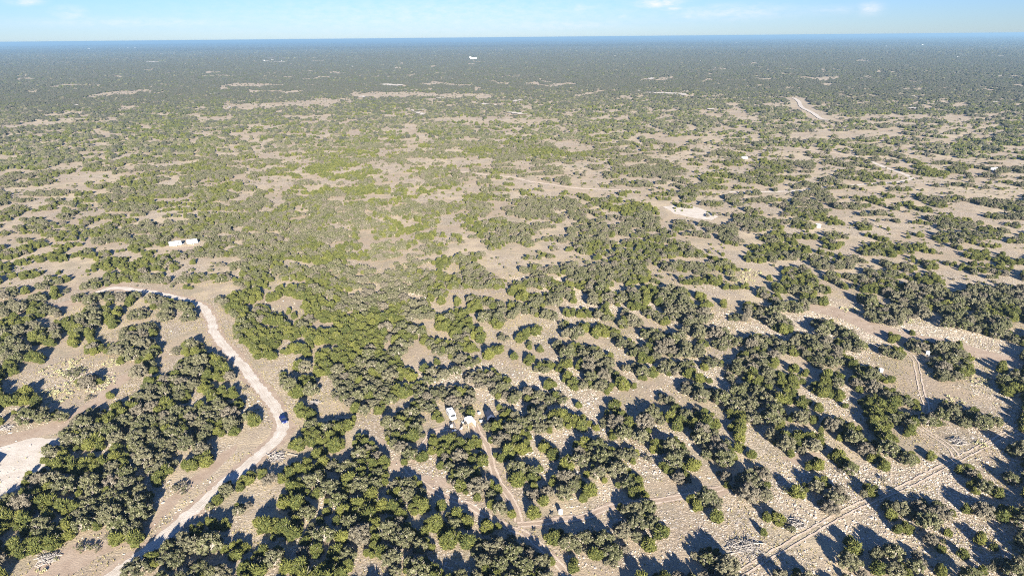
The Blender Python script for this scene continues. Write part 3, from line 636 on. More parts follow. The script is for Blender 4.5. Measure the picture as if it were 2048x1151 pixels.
def tube(P, pts, r0, r1, sides=5):
    pts = np.array(pts, float); n = len(pts); vs = []
    for i, p in enumerate(pts):
        d = pts[min(i + 1, n - 1)] - pts[max(i - 1, 0)]; d /= np.linalg.norm(d) + 1e-9
        a = np.cross(d, [0.3, 1, 0.1]); a /= np.linalg.norm(a) + 1e-9; b = np.cross(d, a)
        r = r0 + (r1 - r0) * i / (n - 1)
        for k in range(sides):
            an = 2 * math.pi * k / sides
            vs.append(p + (a * math.cos(an) + b * math.sin(an)) * r)
    f = []
    for i in range(n - 1):
        for k in range(sides):
            k2 = (k + 1) % sides
            a, b, c, d = i * sides + k, i * sides + k2, (i + 1) * sides + k2, (i + 1) * sides + k
            f += [(a, b, c), (a, c, d)]
    P.add(np.array(vs), np.array(f), 0.5)

def rand_dirs(g, n, zmin=-0.25):
    d = g.normal(size=(n * 3, 3)); d /= np.linalg.norm(d, axis=1)[:, None]
    return d[d[:, 2] > zmin][:n]

def lumps_crown(g, C, R, mat, name, core, sub, n_leaf, leaf_len, leaf_w, up, style, keep=None):
    P = Parts()
    V0, F0 = ICO2 if sub == 2 else ICO1
    for c, r in zip(C, R):
        s = 1 + (g.random(len(V0)) - .5) * 0.42
        v = V0 * s[:, None] * r * core * np.array([1, 1, 0.92]) + c
        v[:, 2] = np.maximum(v[:, 2], 0.05)
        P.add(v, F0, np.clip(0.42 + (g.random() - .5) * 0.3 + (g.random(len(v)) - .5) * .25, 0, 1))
    if n_leaf:
        w = R ** 2 / np.sum(R ** 2)
        idx = g.choice(len(C), size=n_leaf * 3, p=w)
        d = g.normal(size=(n_leaf * 3, 3)); d /= np.linalg.norm(d, axis=1)[:, None]
        base = C[idx] + d * (R[idx] * core * 0.9)[:, None]
        dd = np.linalg.norm(base[:, None, :] - C[None], axis=2) - R[None] * core * 0.85
        ok = (dd.min(axis=1) > -1e-6) | (np.argmin(dd, axis=1) == idx)
        ok &= (base[:, 2] > 0.06) & (d[:, 2] > -0.55)
        base, d, idx = base[ok][:n_leaf], d[ok][:n_leaf], idx[ok][:n_leaf]
        n = len(base)
        ax = d + np.array([0, 0, up]) + g.normal(size=(n, 3)) * 0.35
        ax /= np.linalg.norm(ax, axis=1)[:, None]
        L = leaf_len * (0.6 + 0.8 * g.random(n)); W = leaf_w * (0.7 + 0.6 * g.random(n))
        a = np.cross(ax, g.normal(size=(n, 3))); a /= np.linalg.norm(a, axis=1)[:, None] + 1e-9
        b = np.cross(ax, a)
        tint = np.clip(g.normal(0.55, 0.22, n), 0, 1)
        if style == 'tuft':      # brush-like sprays, three sided
            v = np.stack([base + a * W[:, None], base + (-.5 * a + .87 * b) * W[:, None], base + (-.5 * a - .87 * b) * W[:, None], base + ax * L[:, None]], 1).reshape(-1, 3)
            f = (np.arange(n)[:, None, None] * 4 + np.array([[0, 1, 3], [1, 2, 3], [2, 0, 3]])[None]).reshape(-1, 3)
            P.add(v, f, np.repeat(tint, 4))
        else:                    # flat sprays of small leaves
            o = base + ax * (L * 0.4)[:, None]
            v = np.stack([o - a * L[:, None] * .55, o + b * W[:, None], o + a * L[:, None] * .55, o - b * W[:, None] + ax * (0.3 * L)[:, None]], 1).reshape(-1, 3)
            f = (np.arange(n)[:, None, None] * 4 + np.array([[0, 1, 2], [0, 2, 3]])[None]).reshape(-1, 3)
            P.add(v, f, np.repeat(tint, 4))
    return P.mesh(name, mat)

def make_juniper(seed):
    g = np.random.default_rng(100 + seed)
    n = int(g.integers(10, 15)); h = 1.55 + 0.35 * g.random()
    C, R = [], []
    for i in range(n):
        z = 0.22 + (h - 0.62) * (i + .3 * g.random()) / n
        prof = (1 - (z / h) ** 2.2) ** 0.5
        an = g.random() * 6.28; rho = prof * 0.66 * (0.25 + .75 * g.random() ** .6)
        C.append((rho * math.cos(an), rho * math.sin(an), z + 0.1)); R.append((0.36 + .13 * g.random()) * (0.72 + .35 * prof))
    for k in range(5):
        an = k * 1.256 + g.random() * .8
        C.append((0.62 * math.cos(an), 0.62 * math.sin(an), 0.28 + .12 * g.random())); R.append(0.34 + .08 * g.random())
    C, R = np.array(C), np.array(R)
    crown = lumps_crown(g, C, R, M_JUN, 'juniper_crown', 0.84, 2, 460, 0.33, 0.095, 0.75, 'tuft')
    T = Parts()
    tube(T, [(0, 0, -0.05), (0.03, 0.02, 0.3), (0.0, 0.05, h * 0.75)], 0.09, 0.03)
    for k in range(4):
        c = C[int(g.integers(len(C)))]
        tube(T, [(0, 0, 0.1), c * np.array([.5, .5, .6]), c], 0.05, 0.02, 4)
    for k in range(3):
        an = g.random() * 6.28
        tube(T, [(0, 0, 0.5 * h), (0.5 * math.cos(an), 0.5 * math.sin(an), 0.8 * h), (0.75 * math.cos(an), .75 * math.sin(an), 0.98 * h)], 0.03, 0.012, 3)
    return crown, T.mesh('juniper_trunk', M_BARK)

def make_oak(seed):
    g = np.random.default_rng(300 + seed)
    n = int(g.integers(32, 40)); C, R = [], []
    for i in range(n):
        an = i * 2.4 + g.random(); rho = 0.84 * math.sqrt((i + .5) / n) * (0.85 + .25 * g.random())
        z = 1.14 - 0.66 * rho ** 2 + (g.random() - .5) * 0.5
        C.append((rho * math.cos(an), rho * math.sin(an), max(z, 0.22))); R.append(0.13 + .10 * g.random())
    for i in range(9):
        an = i * 0.9 + g.random() * .5
        C.append((0.72 * math.cos(an), 0.72 * math.sin(an), 0.3 + .2 * g.random())); R.append(0.15 + .07 * g.random())
    C, R = np.array(C), np.array(R)
    crown = lumps_crown(g, C, R, M_OAK, 'oak_crown', 0.86, 1, 1050, 0.125, 0.062, 0.35, 'leaf')
    T = Parts()
    stems = []
    for k in range(int(g.integers(3, 5))):
        an = k * 1.9 + g.random(); e = (0.33 * math.cos(an), 0.33 * math.sin(an), 0.55)
        tube(T, [(0.04 * math.cos(an), 0.04 * math.sin(an), -0.05), (0.12 * math.cos(an), .12 * math.sin(an), 0.25), e], 0.065, 0.04)
        stems.append(np.array(e))
    for c in C:
        s = min(stems, key=lambda q: np.linalg.norm(q - c))
        m = (s + c) / 2 + g.normal(size=3) * 0.05
        tube(T, [s, m, c + (c - s) * 0.15], 0.032, 0.012, 4)
    for k in range(26):          # bare twigs at the rim of the crown
        c = C[int(g.integers(len(C)))]; d = c - np.array([0, 0, .4]); d = d / np.linalg.norm(d) + g.normal(size=3) * .35 + np.array([0, 0, .25])
        d /= np.linalg.norm(d)
        tube(T, [c, c + d * (0.24 + .14 * g.random())], 0.018, 0.008, 3)
    return crown, T.mesh('oak_trunk', M_BARK)

def make_brush(seed):
    g = np.random.default_rng(500 + seed)
    T = Parts(); P = Parts()
    ends = []
    for k in range(34):
        an = g.random() * 6.28; r = 0.25 + .75 * g.random(); z = (1 - .5 * r) * (0.5 + .5 * g.random())
        e = np.array([r * math.cos(an), r * math.sin(an), z])
        tube(T, [(0.05 * math.cos(an), .05 * math.sin(an), 0), e * np.array([.55, .55, .75]), e], 0.024, 0.010, 3); ends.append(e)
    C = np.array([e for e in ends[::2]]); R = np.full(len(C), 0.17)
    crown = lumps_crown(g, C, R, M_OAK, 'brush_leaves', 0.7, 1, 260, 0.12, 0.05, 0.3, 'leaf')
    return crown, T.mesh('brush_stems', M_BARK)

def make_far(seed, mat, oak):
    g = np.random.default_rng(700 + seed)
    n = 9; C, R = [], []
    for i in range(n):
        an = i * 2.4 + g.random(); rho = 0.68 * math.sqrt((i + .4) / n)
        C.append((rho * math.cos(an), rho * math.sin(an), (0.95 if oak else 1.1) - 0.6 * rho + (g.random() - .5) * .3)); R.append(0.36 + .12 * g.random())
    for i in range(4):
        C.append((0.5 * math.cos(i * 1.6), 0.5 * math.sin(i * 1.6), .3)); R.append(.42)
    C, R = np.array(C), np.array(R)
    return lumps_crown(g, C, R, mat, 'far_crown', 0.95, 1, 60, 0.2, 0.09, 0.5, 'tuft')

NV = 6
JUN = [make_juniper(i) for i in range(NV)]
OAK = [make_oak(i) for i in range(NV)]
BRU = [make_brush(i) for i in range(3)]
FAR_J = [make_far(i, M_JUN if i < 3 else M_JUN_DARK, False) for i in range(6)]
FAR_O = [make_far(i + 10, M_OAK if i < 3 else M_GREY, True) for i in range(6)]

# ---- where they stand -------------------------------------------------
def near_road(x, y, margin=0.6):
    x = np.asarray(x); y = np.asarray(y); bad = np.zeros(x.shape, bool)
    for line, w, extra in ROAD_LINES:
        L = line[::3] if len(line) > 60 else line
        for a in range(0, len(L), 1):
            bad |= (x - L[a, 0]) ** 2 + (y - L[a, 1]) ** 2 < (w / 2 + margin + extra) ** 2
    return bad
_sx, _sy = rng.random(40000) * 9000, rng.random(40000) * 9000
_s = fbm(_sx, _sy, 11, 41, 4, 0.6) * 0.74 + fbm(_sx, _sy, 60, 43, 3) * 0.26
_q = np.sort(_s)
def veg_noise(x, y):
    return fbm(x, y, 11, 41, 4, 0.6) * 0.74 + fbm(x, y, 60, 43, 3) * 0.26
def thr(cover):
    return _q[np.clip(((1 - cover) * (len(_q) - 1)).astype(int), 0, len(_q) - 1)]
def species_noise(x, y):
    return fbm(x, y, 34, 61, 3) + (rng.random(np.shape(x)) - .5) * 0.42

KEEP_CLEAR = []      # (x, y, radius) round the vehicles and sheds, filled in by their positions in the photo
for px, py, r in ((903, 832, 3.2), (905, 851, 2.2), (937, 847, 3.2), (980, 832, 2.6), (352, 490, 4.2), (387, 485, 4.2), (373, 492, 5), (565, 840, 3),
                  (1854, 712, 1.3), (1907, 719, 1.3), (1760, 746, 1.3), (1121, 1024, 1.5), (958, 843, 2)):
    g_ = unproject(px, py); KEEP_CLEAR.append((g_[0], g_[1], r))
for px, py, r in OFF_CLEAR:
    g_ = unproject(px, py); KEEP_CLEAR.append((g_[0], g_[1], r))
def blocked(x, y, r):
    b = near_road(x, y, 0.2)
    for cx, cy, cr in KEEP_CLEAR:
        b |= (x - cx) ** 2 + (y - cy) ** 2 < (cr + np.asarray(r) * .8) ** 2
        b |= (x - cx - 3.2 * SUN_DIR[0]) ** 2 + (y - cy - 3.2 * SUN_DIR[1]) ** 2 < (cr * .6 + np.asarray(r) * .8) ** 2
    return b

def frame_lookup(arr, px, py):
    ix = np.clip(px.astype(int), 0, MW - 1); iy = np.clip(py.astype(int), 0, MH - 1)
    return arr[iy, ix]

def near_trees():
    trees = []                                   # x, y, r, kind
    cell = 4.0; grid = {}
    def far_enough(x, y, r, f):
        ci, cj = int(x // cell), int(y // cell)
        for i in (-1, 0, 1):
            for j in (-1, 0, 1):
                for (a, b, c) in grid.get((ci + i, cj + j), ()):
                    if (a - x) ** 2 + (b - y) ** 2 < (f * (r + c)) ** 2: return False
        return True
    passes = [(2.9, 30000, (2,)), (2.3, 40000, (2, 3)), (1.85, 90000, (1, 2, 3)), (1.45, 110000, (1, 2, 3, 4)), (1.1, 120000, (1, 2, 3, 4)), (0.8, 90000, (1, 2, 3, 4))]
    for r0, n, kinds in passes:
        d2 = rng.uniform(70 ** 2, 425 ** 2, n); d = np.sqrt(d2); a = rng.uniform(-0.80, 0.80, n)
        x, y = d * np.sin(a), d * np.cos(a)
        r = r0 * rng.uniform(0.88, 1.14, n)
        def look(dx, dy):
            px, py, _ = project(x + dx, y + dy, 0.55 * r)
            k = frame_lookup(KIND, px, py)
            inside = (px >= 0) & (px < MW) & (py >= 575) & (py < MH)
            return k, inside
        k0, ins = look(0, 0)
        hits = np.zeros(n, int)
        for dx, dy in ((.8, 0), (-.8, 0)):
            k, _i = look(dx * r, dy * r); hits += (k > 0) | ~_i
        for zz in (0.15, 1.3):
            qx, qy, _ = project(x, y, zz * r)
            k = frame_lookup(KIND, qx, qy); _i = (qx >= 0) & (qx < MW) & (qy >= 575) & (qy < MH)
            hits += (k > 0) | ~_i
        px, py, _ = project(x, y, 0.55 * r)
        off = ~ins & ~((px >= 0) & (px < MW) & (py < 575))
        vn = veg_noise(x, y)
        kk = np.where(off, np.where(vn > thr(np.full(n, .48)), 3, 0), k0)
        ok = np.isin(kk, kinds) & (off | ((hits >= (4 if r0 > 1.2 else 3)) & ins))
        ok &= ~blocked(x, y, r)
        sp = species_noise(x, y)
        for i in np.nonzero(ok)[0]:
            k = kk[i]
            if k == 3: k = 2 if (sp[i] > 0.56 and r0 > 1.0) else 1
            if k == 1 and r0 > 2.0: continue
            if k == 2 and r0 < 1.6 and sp[i] < 0.42: k = 1
            f = 0.80 if k == 2 else 0.78
            if far_enough(x[i], y[i], r[i], f):
                grid.setdefault((int(x[i] // cell), int(y[i] // cell)), []).append((x[i], y[i], r[i]))
                trees.append((x[i], y[i], r[i], k))
    return np.array(trees)

def field_trees(d0, d1, spacing, rj, ro, cover, half=0.80):
    n = int((d1 + spacing) * math.sin(half) / spacing) + 2
    m0, m1 = int(d0 * math.cos(half) / spacing), int(d1 / spacing) + 2
    I, J = np.meshgrid(np.arange(-n, n), np.arange(m0, m1))
    x = (I + rng.random(I.shape) * .95) * spacing; y = (J + rng.random(I.shape) * .95) * spacing
    x, y = x.ravel(), y.ravel(); d = np.hypot(x, y)
    ok = (d >= d0) & (d < d1) & (np.abs(np.arctan2(x, y)) < half)
    x, y, d = x[ok], y[ok], d[ok]
    z = terrain(x, y)
    px, py, dz = project(x, y, z + 1.0)
    c = np.interp(d, [0, 330, 770, 1200, 2200, 4500, 9000], cover)
    c = np.clip(c + 0.11 * np.clip((0.05 - np.arctan2(x, y)) / 0.3, 0, 1) * (d < 2600), 0, .95)      # the wood is closer on the western side
    v = veg_noise(x, y)
    t = thr(c)
    keep = v > t
    inside = (px >= 0) & (px < MW) & (py < 575) & (py > 90)
    # ragged outlines for the glades
    wob = np.interp(py, [80, 250, 575], [0.5, 1.0, 1.3])
    qx = px + (fbm(px, py * 3, 34, 301, 3) - .5) * 60 * wob; qy = py + (fbm(px, py * 3, 26, 307, 3) - .5) * 13 * wob
    keep &= ~(inside & frame_lookup(OPEN, qx, qy))
    # the stretch the photo shows nearer than that is placed from the traced strokes
    keep &= ~((px >= 0) & (px < MW) & (py >= 575))
    lone = inside & ~keep & (rng.random(len(x)) < 0.05)      # lone bushes in the glades
    keep |= lone
    edge = np.clip((v - t) / 0.05, 0, 1)
    x, y, z, edge, d, lone = x[keep], y[keep], z[keep], edge[keep], d[keep], lone[keep]
    sp = species_noise(x, y) > np.interp(d, [300, 800, 2000, 5000], [0.5, 0.47, 0.33, 0.15])
    r = np.where(sp, rng.uniform(*ro, len(x)), rng.uniform(*rj, len(x))) * (0.72 + .28 * edge)
    r = np.where(lone, r * .6, r)
    b = np.zeros(len(x), bool)
    if d0 < 1300: b = blocked(x, y, r)
    k = np.where(sp, 2, 1)
    return np.stack([x, y, r, k, z], 1)[~b]
# ------------------------------------------------------------------ put the trees in
near = near_trees()
near = np.hstack([near, terrain(near[:, 0], near[:, 1])[:, None]])
mid = field_trees(296, 800, 2.3, (0.75, 1.7), (1.1, 2.5), [.47, .47, .43, .43, .6, .85, .9])
TREES = np.vstack([near, mid])
brush = TREES[TREES[:, 3] == 4]; TREES = TREES[TREES[:, 3] != 4]
tx, ty, td = project(TREES[:, 0], TREES[:, 1], TREES[:, 2] * .6)
size = np.where((tx > -6) & (tx < MW + 6) & (ty < MH + 8) & (ty > 0), TREES[:, 2] / td, 0)
SINGLE = np.zeros(len(TREES), bool)
for kind in (1, 2):
    ids = np.nonzero(TREES[:, 3] == kind)[0]
    top = ids[np.argsort(-size[ids])][:300]
    SINGLE[top] = True

LANDMARKS = [('blue car', 565, 842), ('white van', 903, 838), ('tin-roofed shed', 938, 852), ('dark tent', 980, 840), ('water tank', 1121, 1026),
             ('crossing of the tracks', 1920, 917), ('feeder box under oaks', 1854, 713), ('lone feeder box', 1760, 748), ('caliche yard', 70, 930),
             ('upper road bend', 428, 664), ('brush pile on dirt', 90, 1122), ('oval dirt patch', 760, 887), ('track fork', 1035, 1049),
             ('lower end of the road', 262, 1124), ('brush pile on stones', 1500, 1095), ('camp track bend', 982, 925), ('lower road bend', 558, 876),
             ('middle of the diagonal track', 1656, 1043), ('faint track end', 1444, 975), ('bare road shoulder', 430, 950), ('camp loop track', 848, 890),
             ('middle of the pale track', 900, 996), ('lower pale track end', 1110, 1120), ('upper diagonal track end', 1990, 880),
             ('bare tan saddle', 1640, 915), ('middle of the stony flat', 1300, 1060), ('upper stony slope', 1250, 870), ('lower edge stony gap', 905, 1105),
             ('winding upper track', 1843, 780), ('straight road stretch', 500, 750), ('junction of dirt tracks at camp', 800, 930),
             ('green hedge by the road', 620, 875), ('narrow path in the left thicket', 40, 1060), ('dirt patch below the thicket', 190, 1110), ('last bare corner, lower right', 1990, 1120), ('small stony glade', 1170, 800)]
LM = np.array([unproject(p, q) for _, p, q in LANDMARKS])
def ordinal(n):
    ones = ['', 'first', 'second', 'third', 'fourth', 'fifth', 'sixth', 'seventh', 'eighth', 'ninth', 'tenth', 'eleventh', 'twelfth', 'thirteenth',
            'fourteenth', 'fifteenth', 'sixteenth', 'seventeenth', 'eighteenth', 'nineteenth']
    tens = {2: ('twentieth', 'twenty'), 3: ('thirtieth', 'thirty'), 4: ('fortieth', 'forty'), 5: ('fiftieth', 'fifty'), 6: ('sixtieth', 'sixty'), 7: ('seventieth', 'seventy'), 8: ('eightieth', 'eighty'), 9: ('ninetieth', 'ninety')}
    if n < 20: return ones[n]
    if n < 100:
        return tens[n // 10][0] if n % 10 == 0 else tens[n // 10][1] + '-' + ones[n % 10]
    return str(n) + 'th'
RANK = np.zeros((len(TREES), len(LM)), int)
for kind in (1, 2):
    ids = np.nonzero(TREES[:, 3] == kind)[0]
    D = np.linalg.norm(TREES[ids, None, :2] - LM[None], axis=2)
    for j in range(len(LM)):
        RANK[ids[np.argsort(D[:, j])], j] = np.arange(1, len(ids) + 1)
neigh = np.zeros(len(TREES), int)
P2 = TREES[:, :2]; S_ids = np.nonzero(SINGLE)[0]
for i in S_ids:
    neigh[i] = np.sum(np.hypot(P2[:, 0] - P2[i, 0], P2[:, 1] - P2[i, 1]) < TREES[i, 2] + 2.6) - 1
used = set()
def tree_label(i, kind, r):
    order = np.argsort(RANK[i])
    j = int(order[0]); n = int(RANK[i, j])
    where = LANDMARKS[j][0]
    sz = 'small' if r < (1.3 if kind == 1 else 1.8) else ('large' if r > (1.9 if kind == 1 else 2.4) else 'middling')
    stand = 'standing alone' if neigh[i] == 0 else ('loosely grouped' if neigh[i] < 4 else 'in thicket')
    look = 'green juniper' if kind == 1 else 'grey-green oak'
    noun = 'juniper' if kind == 1 else 'oak'
    rank = ('nearest ' if n == 1 else ordinal(n) + '-nearest ') + noun
    return f'{sz} {look} {stand}, {rank} to the {where}'

def place(parent_name, pair, part_names, loc, r, rz, hs, label, cat, group):
    e = empty(parent_name, loc, rz); e.scale = (r, r, r * hs)
    tag(e, label, cat, group)
    for me, nm in zip(pair, part_names):
        new_obj(nm, me, e)
    return e
first = {}
for i in S_ids:
    x, y, r, k, z = TREES[i]
    k = int(k); lib = JUN if k == 1 else OAK
    v = int(rng.integers(NV))
    nm = 'juniper_tree' if k == 1 else 'oak_tree'
    e = place(nm, lib[v], ('crown', 'trunk'), (x, y, z - 0.03), r, rng.random() * 6.28, rng.uniform(.72, 1.14),
              tree_label(i, k, r), 'juniper' if k == 1 else 'oak',
              'junipers scattered over the ranch land' if k == 1 else 'live oaks scattered over the ranch land')
b_labels = ['low sparse grey bush on the bare ground', 'thin twiggy bush with pale bare stems']
bx, by, bd = project(brush[:, 0], brush[:, 1], brush[:, 2] * 0)
BR_D = np.linalg.norm(brush[:, None, :2] - LM[None], axis=2) if len(brush) else np.zeros((0, len(LM)))
BR_R = np.argsort(np.argsort(BR_D, axis=0), axis=0) + 1
for i, b in enumerate(brush):
    j = int(np.argmin(BR_R[i])); n = int(BR_R[i, j])
    place('brush_bush', BRU[i % 3], ('leaves', 'stems'), (b[0], b[1], b[4]), b[2] * 1.1, rng.random() * 6.28, 1.0,
          f'low sparse grey bush with bare stems, ' + ('nearest' if n == 1 else ordinal(n) + '-nearest') + f' to the {LANDMARKS[j][0]}', 'bush', 'sparse grey bushes in the open')

# ---- the rest of the wood: one object per kind, each crown an instance on a point
def scatter_object(name, pts, scl, rot, idx, sources, label, hs=None, tilt=0.0):
    me = bpy.data.meshes.new(name)
    me.vertices.add(len(pts)); me.vertices.foreach_set('co', np.asarray(pts, np.float32).ravel())
    a = me.attributes.new('scl', 'FLOAT_VECTOR', 'POINT'); 
    s = np.stack([scl, scl, scl * (hs if hs is not None else 1.0)], 1).astype(np.float32); a.data.foreach_set('vector', s.ravel())
    a = me.attributes.new('rot', 'FLOAT_VECTOR', 'POINT')
    rv = np.zeros((len(pts), 3), np.float32); rv[:, 2] = rot
    if tilt: rv[:, :2] = (rng.random((len(pts), 2)) - .5) * tilt
    a.data.foreach_set('vector', rv.ravel())
    a = me.attributes.new('idx', 'INT', 'POINT'); a.data.foreach_set('value', np.asarray(idx, np.int32))
    o = new_obj(name, me); tag(o, label, kind='stuff')
    ng = bpy.data.node_groups.new(name + '_scatter', 'GeometryNodeTree')
    ng.interface.new_socket('Geometry', in_out='INPUT', socket_type='NodeSocketGeometry')
    ng.interface.new_socket('Geometry', in_out='OUTPUT', socket_type='NodeSocketGeometry')
    n, l = ng.nodes, ng.links
    gi, go = n.new('NodeGroupInput'), n.new('NodeGroupOutput')
    iop = n.new('GeometryNodeInstanceOnPoints'); iop.inputs['Pick Instance'].default_value = True
    l.new(gi.outputs[0], iop.inputs['Points']); l.new(iop.outputs[0], go.inputs[0])
    join = n.new('GeometryNodeJoinGeometry')
    for src in reversed(sources):
        infos = []
        for s_ in src:
            oi = n.new('GeometryNodeObjectInfo'); oi.inputs['Object'].default_value = s_; oi.inputs['As Instance'].default_value = False
            oi.transform_space = 'ORIGINAL'; infos.append(oi)
        j2 = n.new('GeometryNodeJoinGeometry')
        for oi in infos: l.new(oi.outputs['Geometry'], j2.inputs[0])
        gti = n.new('GeometryNodeGeometryToInstance'); l.new(j2.outputs[0], gti.inputs[0])
        l.new(gti.outputs[0], join.inputs[0])
    l.new(join.outputs[0], iop.inputs['Instance'])
    def attr(nm, ty):
        a = n.new('GeometryNodeInputNamedAttribute'); a.data_type = ty; a.inputs['Name'].default_value = nm
        return a.outputs['Attribute']
    l.new(attr('idx', 'INT'), iop.inputs['Instance Index'])
    l.new(attr('rot', 'FLOAT_VECTOR'), iop.inputs['Rotation'])
    l.new(attr('scl', 'FLOAT_VECTOR'), iop.inputs['Scale'])
    m = o.modifiers.new('scatter', 'NODES'); m.node_group = ng
    return o
def source(me):
    return bpy.data.objects.new(me.name, me)
SJ = [[source(a), source(b)] for a, b in JUN]; SO = [[source(a), source(b)] for a, b in OAK]
FJ = [[source(a)] for a in FAR_J]; FO = [[source(a)] for a in FAR_O]
def scatter_trees(name, T, S, label):
    n = len(T)
    idx = rng.integers(0, len(S), n)
    if S is FJ or S is FO:      # greyer oak and darkened juniper crowns take over with distance
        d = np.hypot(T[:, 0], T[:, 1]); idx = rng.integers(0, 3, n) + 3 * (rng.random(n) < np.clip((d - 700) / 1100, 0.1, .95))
    scatter_object(name, T[:, [0, 1, 4]] - np.array([0, 0, .03]), T[:, 2], rng.random(n) * 6.28, idx, S, label, rng.uniform(.72, 1.12, n))
rest = TREES[~SINGLE]
scatter_trees('juniper_wood', rest[rest[:, 3] == 1], SJ, 'green junipers dotted over the middle ground among pale glades')
scatter_trees('oak_wood', rest[rest[:, 3] == 2], SO, 'grey-green live oaks massed over the middle ground')
COV = [.47, .47, .43, .50, .73, .88, .95]
fa = field_trees(800, 2100, 4.3, (1.7, 2.6), (2.1, 3.4), COV, 0.74)
fb = field_trees(2100, 4600, 9.5, (3.2, 5.0), (3.8, 6.0), COV, 0.74)
fc = field_trees(4600, 9000, 24.0, (8, 11), (9, 14), COV, 0.72)
fb[:, 4] -= fb[:, 2] * .25; fc[:, 4] -= fc[:, 2] * .55
fd = field_trees(9000, 19000, 62.0, (26, 36), (28, 44), COV, 0.70)
fe = field_trees(19000, 43000, 170.0, (80, 110), (80, 130), COV, 0.68)
FT = np.vstack([fa, fb, fc])
FW = np.vstack([fd, fe]); FW[:, 4] -= 6
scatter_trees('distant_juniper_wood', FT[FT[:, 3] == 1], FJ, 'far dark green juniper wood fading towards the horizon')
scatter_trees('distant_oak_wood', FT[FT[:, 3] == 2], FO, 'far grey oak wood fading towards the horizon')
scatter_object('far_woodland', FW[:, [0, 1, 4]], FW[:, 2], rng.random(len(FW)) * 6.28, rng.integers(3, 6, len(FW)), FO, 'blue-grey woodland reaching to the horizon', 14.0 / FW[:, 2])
print('TREES near', len(near), 'mid', len(mid), 'far', len(fa), len(fb), len(fc))

# ------------------------------------------------------------------ loose stones, grass and prickly pear on the near ground
def stone_mesh(seed):
    g = np.random.default_rng(seed); v, f = ICO1
    v = v * (0.7 + .6 * g.random(len(v)))[:, None] * np.array([1, .75, .35])
    return np_mesh('limestone', v, f, [M_STONE])
def stone_mat():
    t = NT('weathered_limestone', 0.9, 0.15)
    oi = t.node('ShaderNodeObjectInfo')
    c = t.mix(oi.outputs['Random'], (0.36, 0.30, 0.235), (0.60, 0.535, 0.45))
    t.color(c); return t.m
M_STONE = stone_mat()
def grass_mat():
    t = NT('dry_grass', 0.9, 0.1)
    oi = t.node('ShaderNodeObjectInfo')
    c = t.mix(oi.outputs['Random'], (0.36, 0.30, 0.14), (0.24, 0.215, 0.10))
    t.color(c); return t.m
M_GRASS = grass_mat()
def pear_mat():
    t = NT('prickly_pear_pads', 0.7, 0.2)
    oi = t.node('ShaderNodeObjectInfo')
    t.color(t.mix(oi.outputs['Random'], (0.24, 0.24, 0.12), (0.36, 0.33, 0.19))); return t.m
M_PEAR = pear_mat()
def tuft_mesh(seed):
    g = np.random.default_rng(seed); v, f = [], []
    for k in range(9):
        an = g.random() * 6.28; d = np.array([math.cos(an), math.sin(an), 0]); s = np.array([-d[1], d[0], 0]) * .16
        tip = d * (0.4 + .5 * g.random()) + np.array([0, 0, .5 + .5 * g.random()])
        v += [d * .1 - s, d * .1 + s, tip]; f.append((3 * k, 3 * k + 1, 3 * k + 2))
    return np_mesh('grass_tuft', np.array(v), np.array(f), [M_GRASS])
def pear_mesh(seed):
    g = np.random.default_rng(seed); P = Parts(); V0, F0 = ICO1
    for k in range(11):
        an = g.random() * 3.14; c, s = math.cos(an), math.sin(an)
        v = V0 * np.array([.24, .06, .3]); v = np.stack([v[:, 0] * c - v[:, 1] * s, v[:, 0] * s + v[:, 1] * c, v[:, 2]], 1)
        P.add(v + np.array([(g.random() - .5) * 1.3, (g.random() - .5) * 1.3, .22 + .35 * g.random()]), F0, .5)
    return P.mesh('prickly_pear', M_PEAR)
STO = [[source(stone_mesh(i))] for i in range(4)]; TUF = [[source(tuft_mesh(i))] for i in range(3)]; PEA = [[source(pear_mesh(i))] for i in range(3)]
def near_points(n, dmax, keep):
    d = np.sqrt(rng.uniform(70 ** 2, dmax ** 2, n)); a = rng.uniform(-0.75, 0.75, n)
    x, y = d * np.sin(a), d * np.cos(a)
    px, py, _ = project(x, y, x * 0)
    bare = frame_lookup(BARE, px, py) & (px >= 0) & (px < MW) & (py < MH)
    k = keep(x, y) & ~near_road(x, y, 0.0) & (~bare | (rng.random(len(x)) < .06))
    return x[k], y[k]
stony = lambda x, y: fbm(x, y, 22, 77, 4)
xs, ys = near_points(230000, 330, lambda x, y: rng.random(len(x)) < np.clip((stony(x, y) + .10 * np.clip((x + 10) / 60, -1, 1) + .06 * (y < 170) - .50) * 6, 0.015, 1))
scatter_object('limestone_rubble', np.stack([xs, ys, xs * 0 + .02], 1), rng.gamma(1.6, 0.075, len(xs)) + .05, rng.random(len(xs)) * 6.28, rng.integers(0, 4, len(xs)), STO, 'pale limestone stones strewn over the bare ground', None, .5)
xs, ys = near_points(90000, 360, lambda x, y: rng.random(len(x)) < np.clip((fbm(x, y, 15, 88, 4) - .40) * 4, 0.08, 1))
scatter_object('dry_grass', np.stack([xs, ys, xs * 0], 1), rng.uniform(.18, .48, len(xs)), rng.random(len(xs)) * 6.28, rng.integers(0, 3, len(xs)), TUF, 'tufts of dry straw-coloured grass between the trees')
PEAR_SPOTS = [(115, 738, 6), (150, 745, 5), (130, 775, 6), (110, 790, 7), (200, 768, 6), (210, 755, 4), (150, 722, 4), (235, 722, 5), (78, 1144, 1.2), (112, 1118, 1.2), (1870, 752, 3), (1960, 893, 2.5), (2010, 1090, 4), (1905, 800, 4), (1955, 760, 5), (1800, 640, 5), (1700, 620, 4), (1480, 560, 7), (1500, 545, 6)]
px_, py_ = [], []
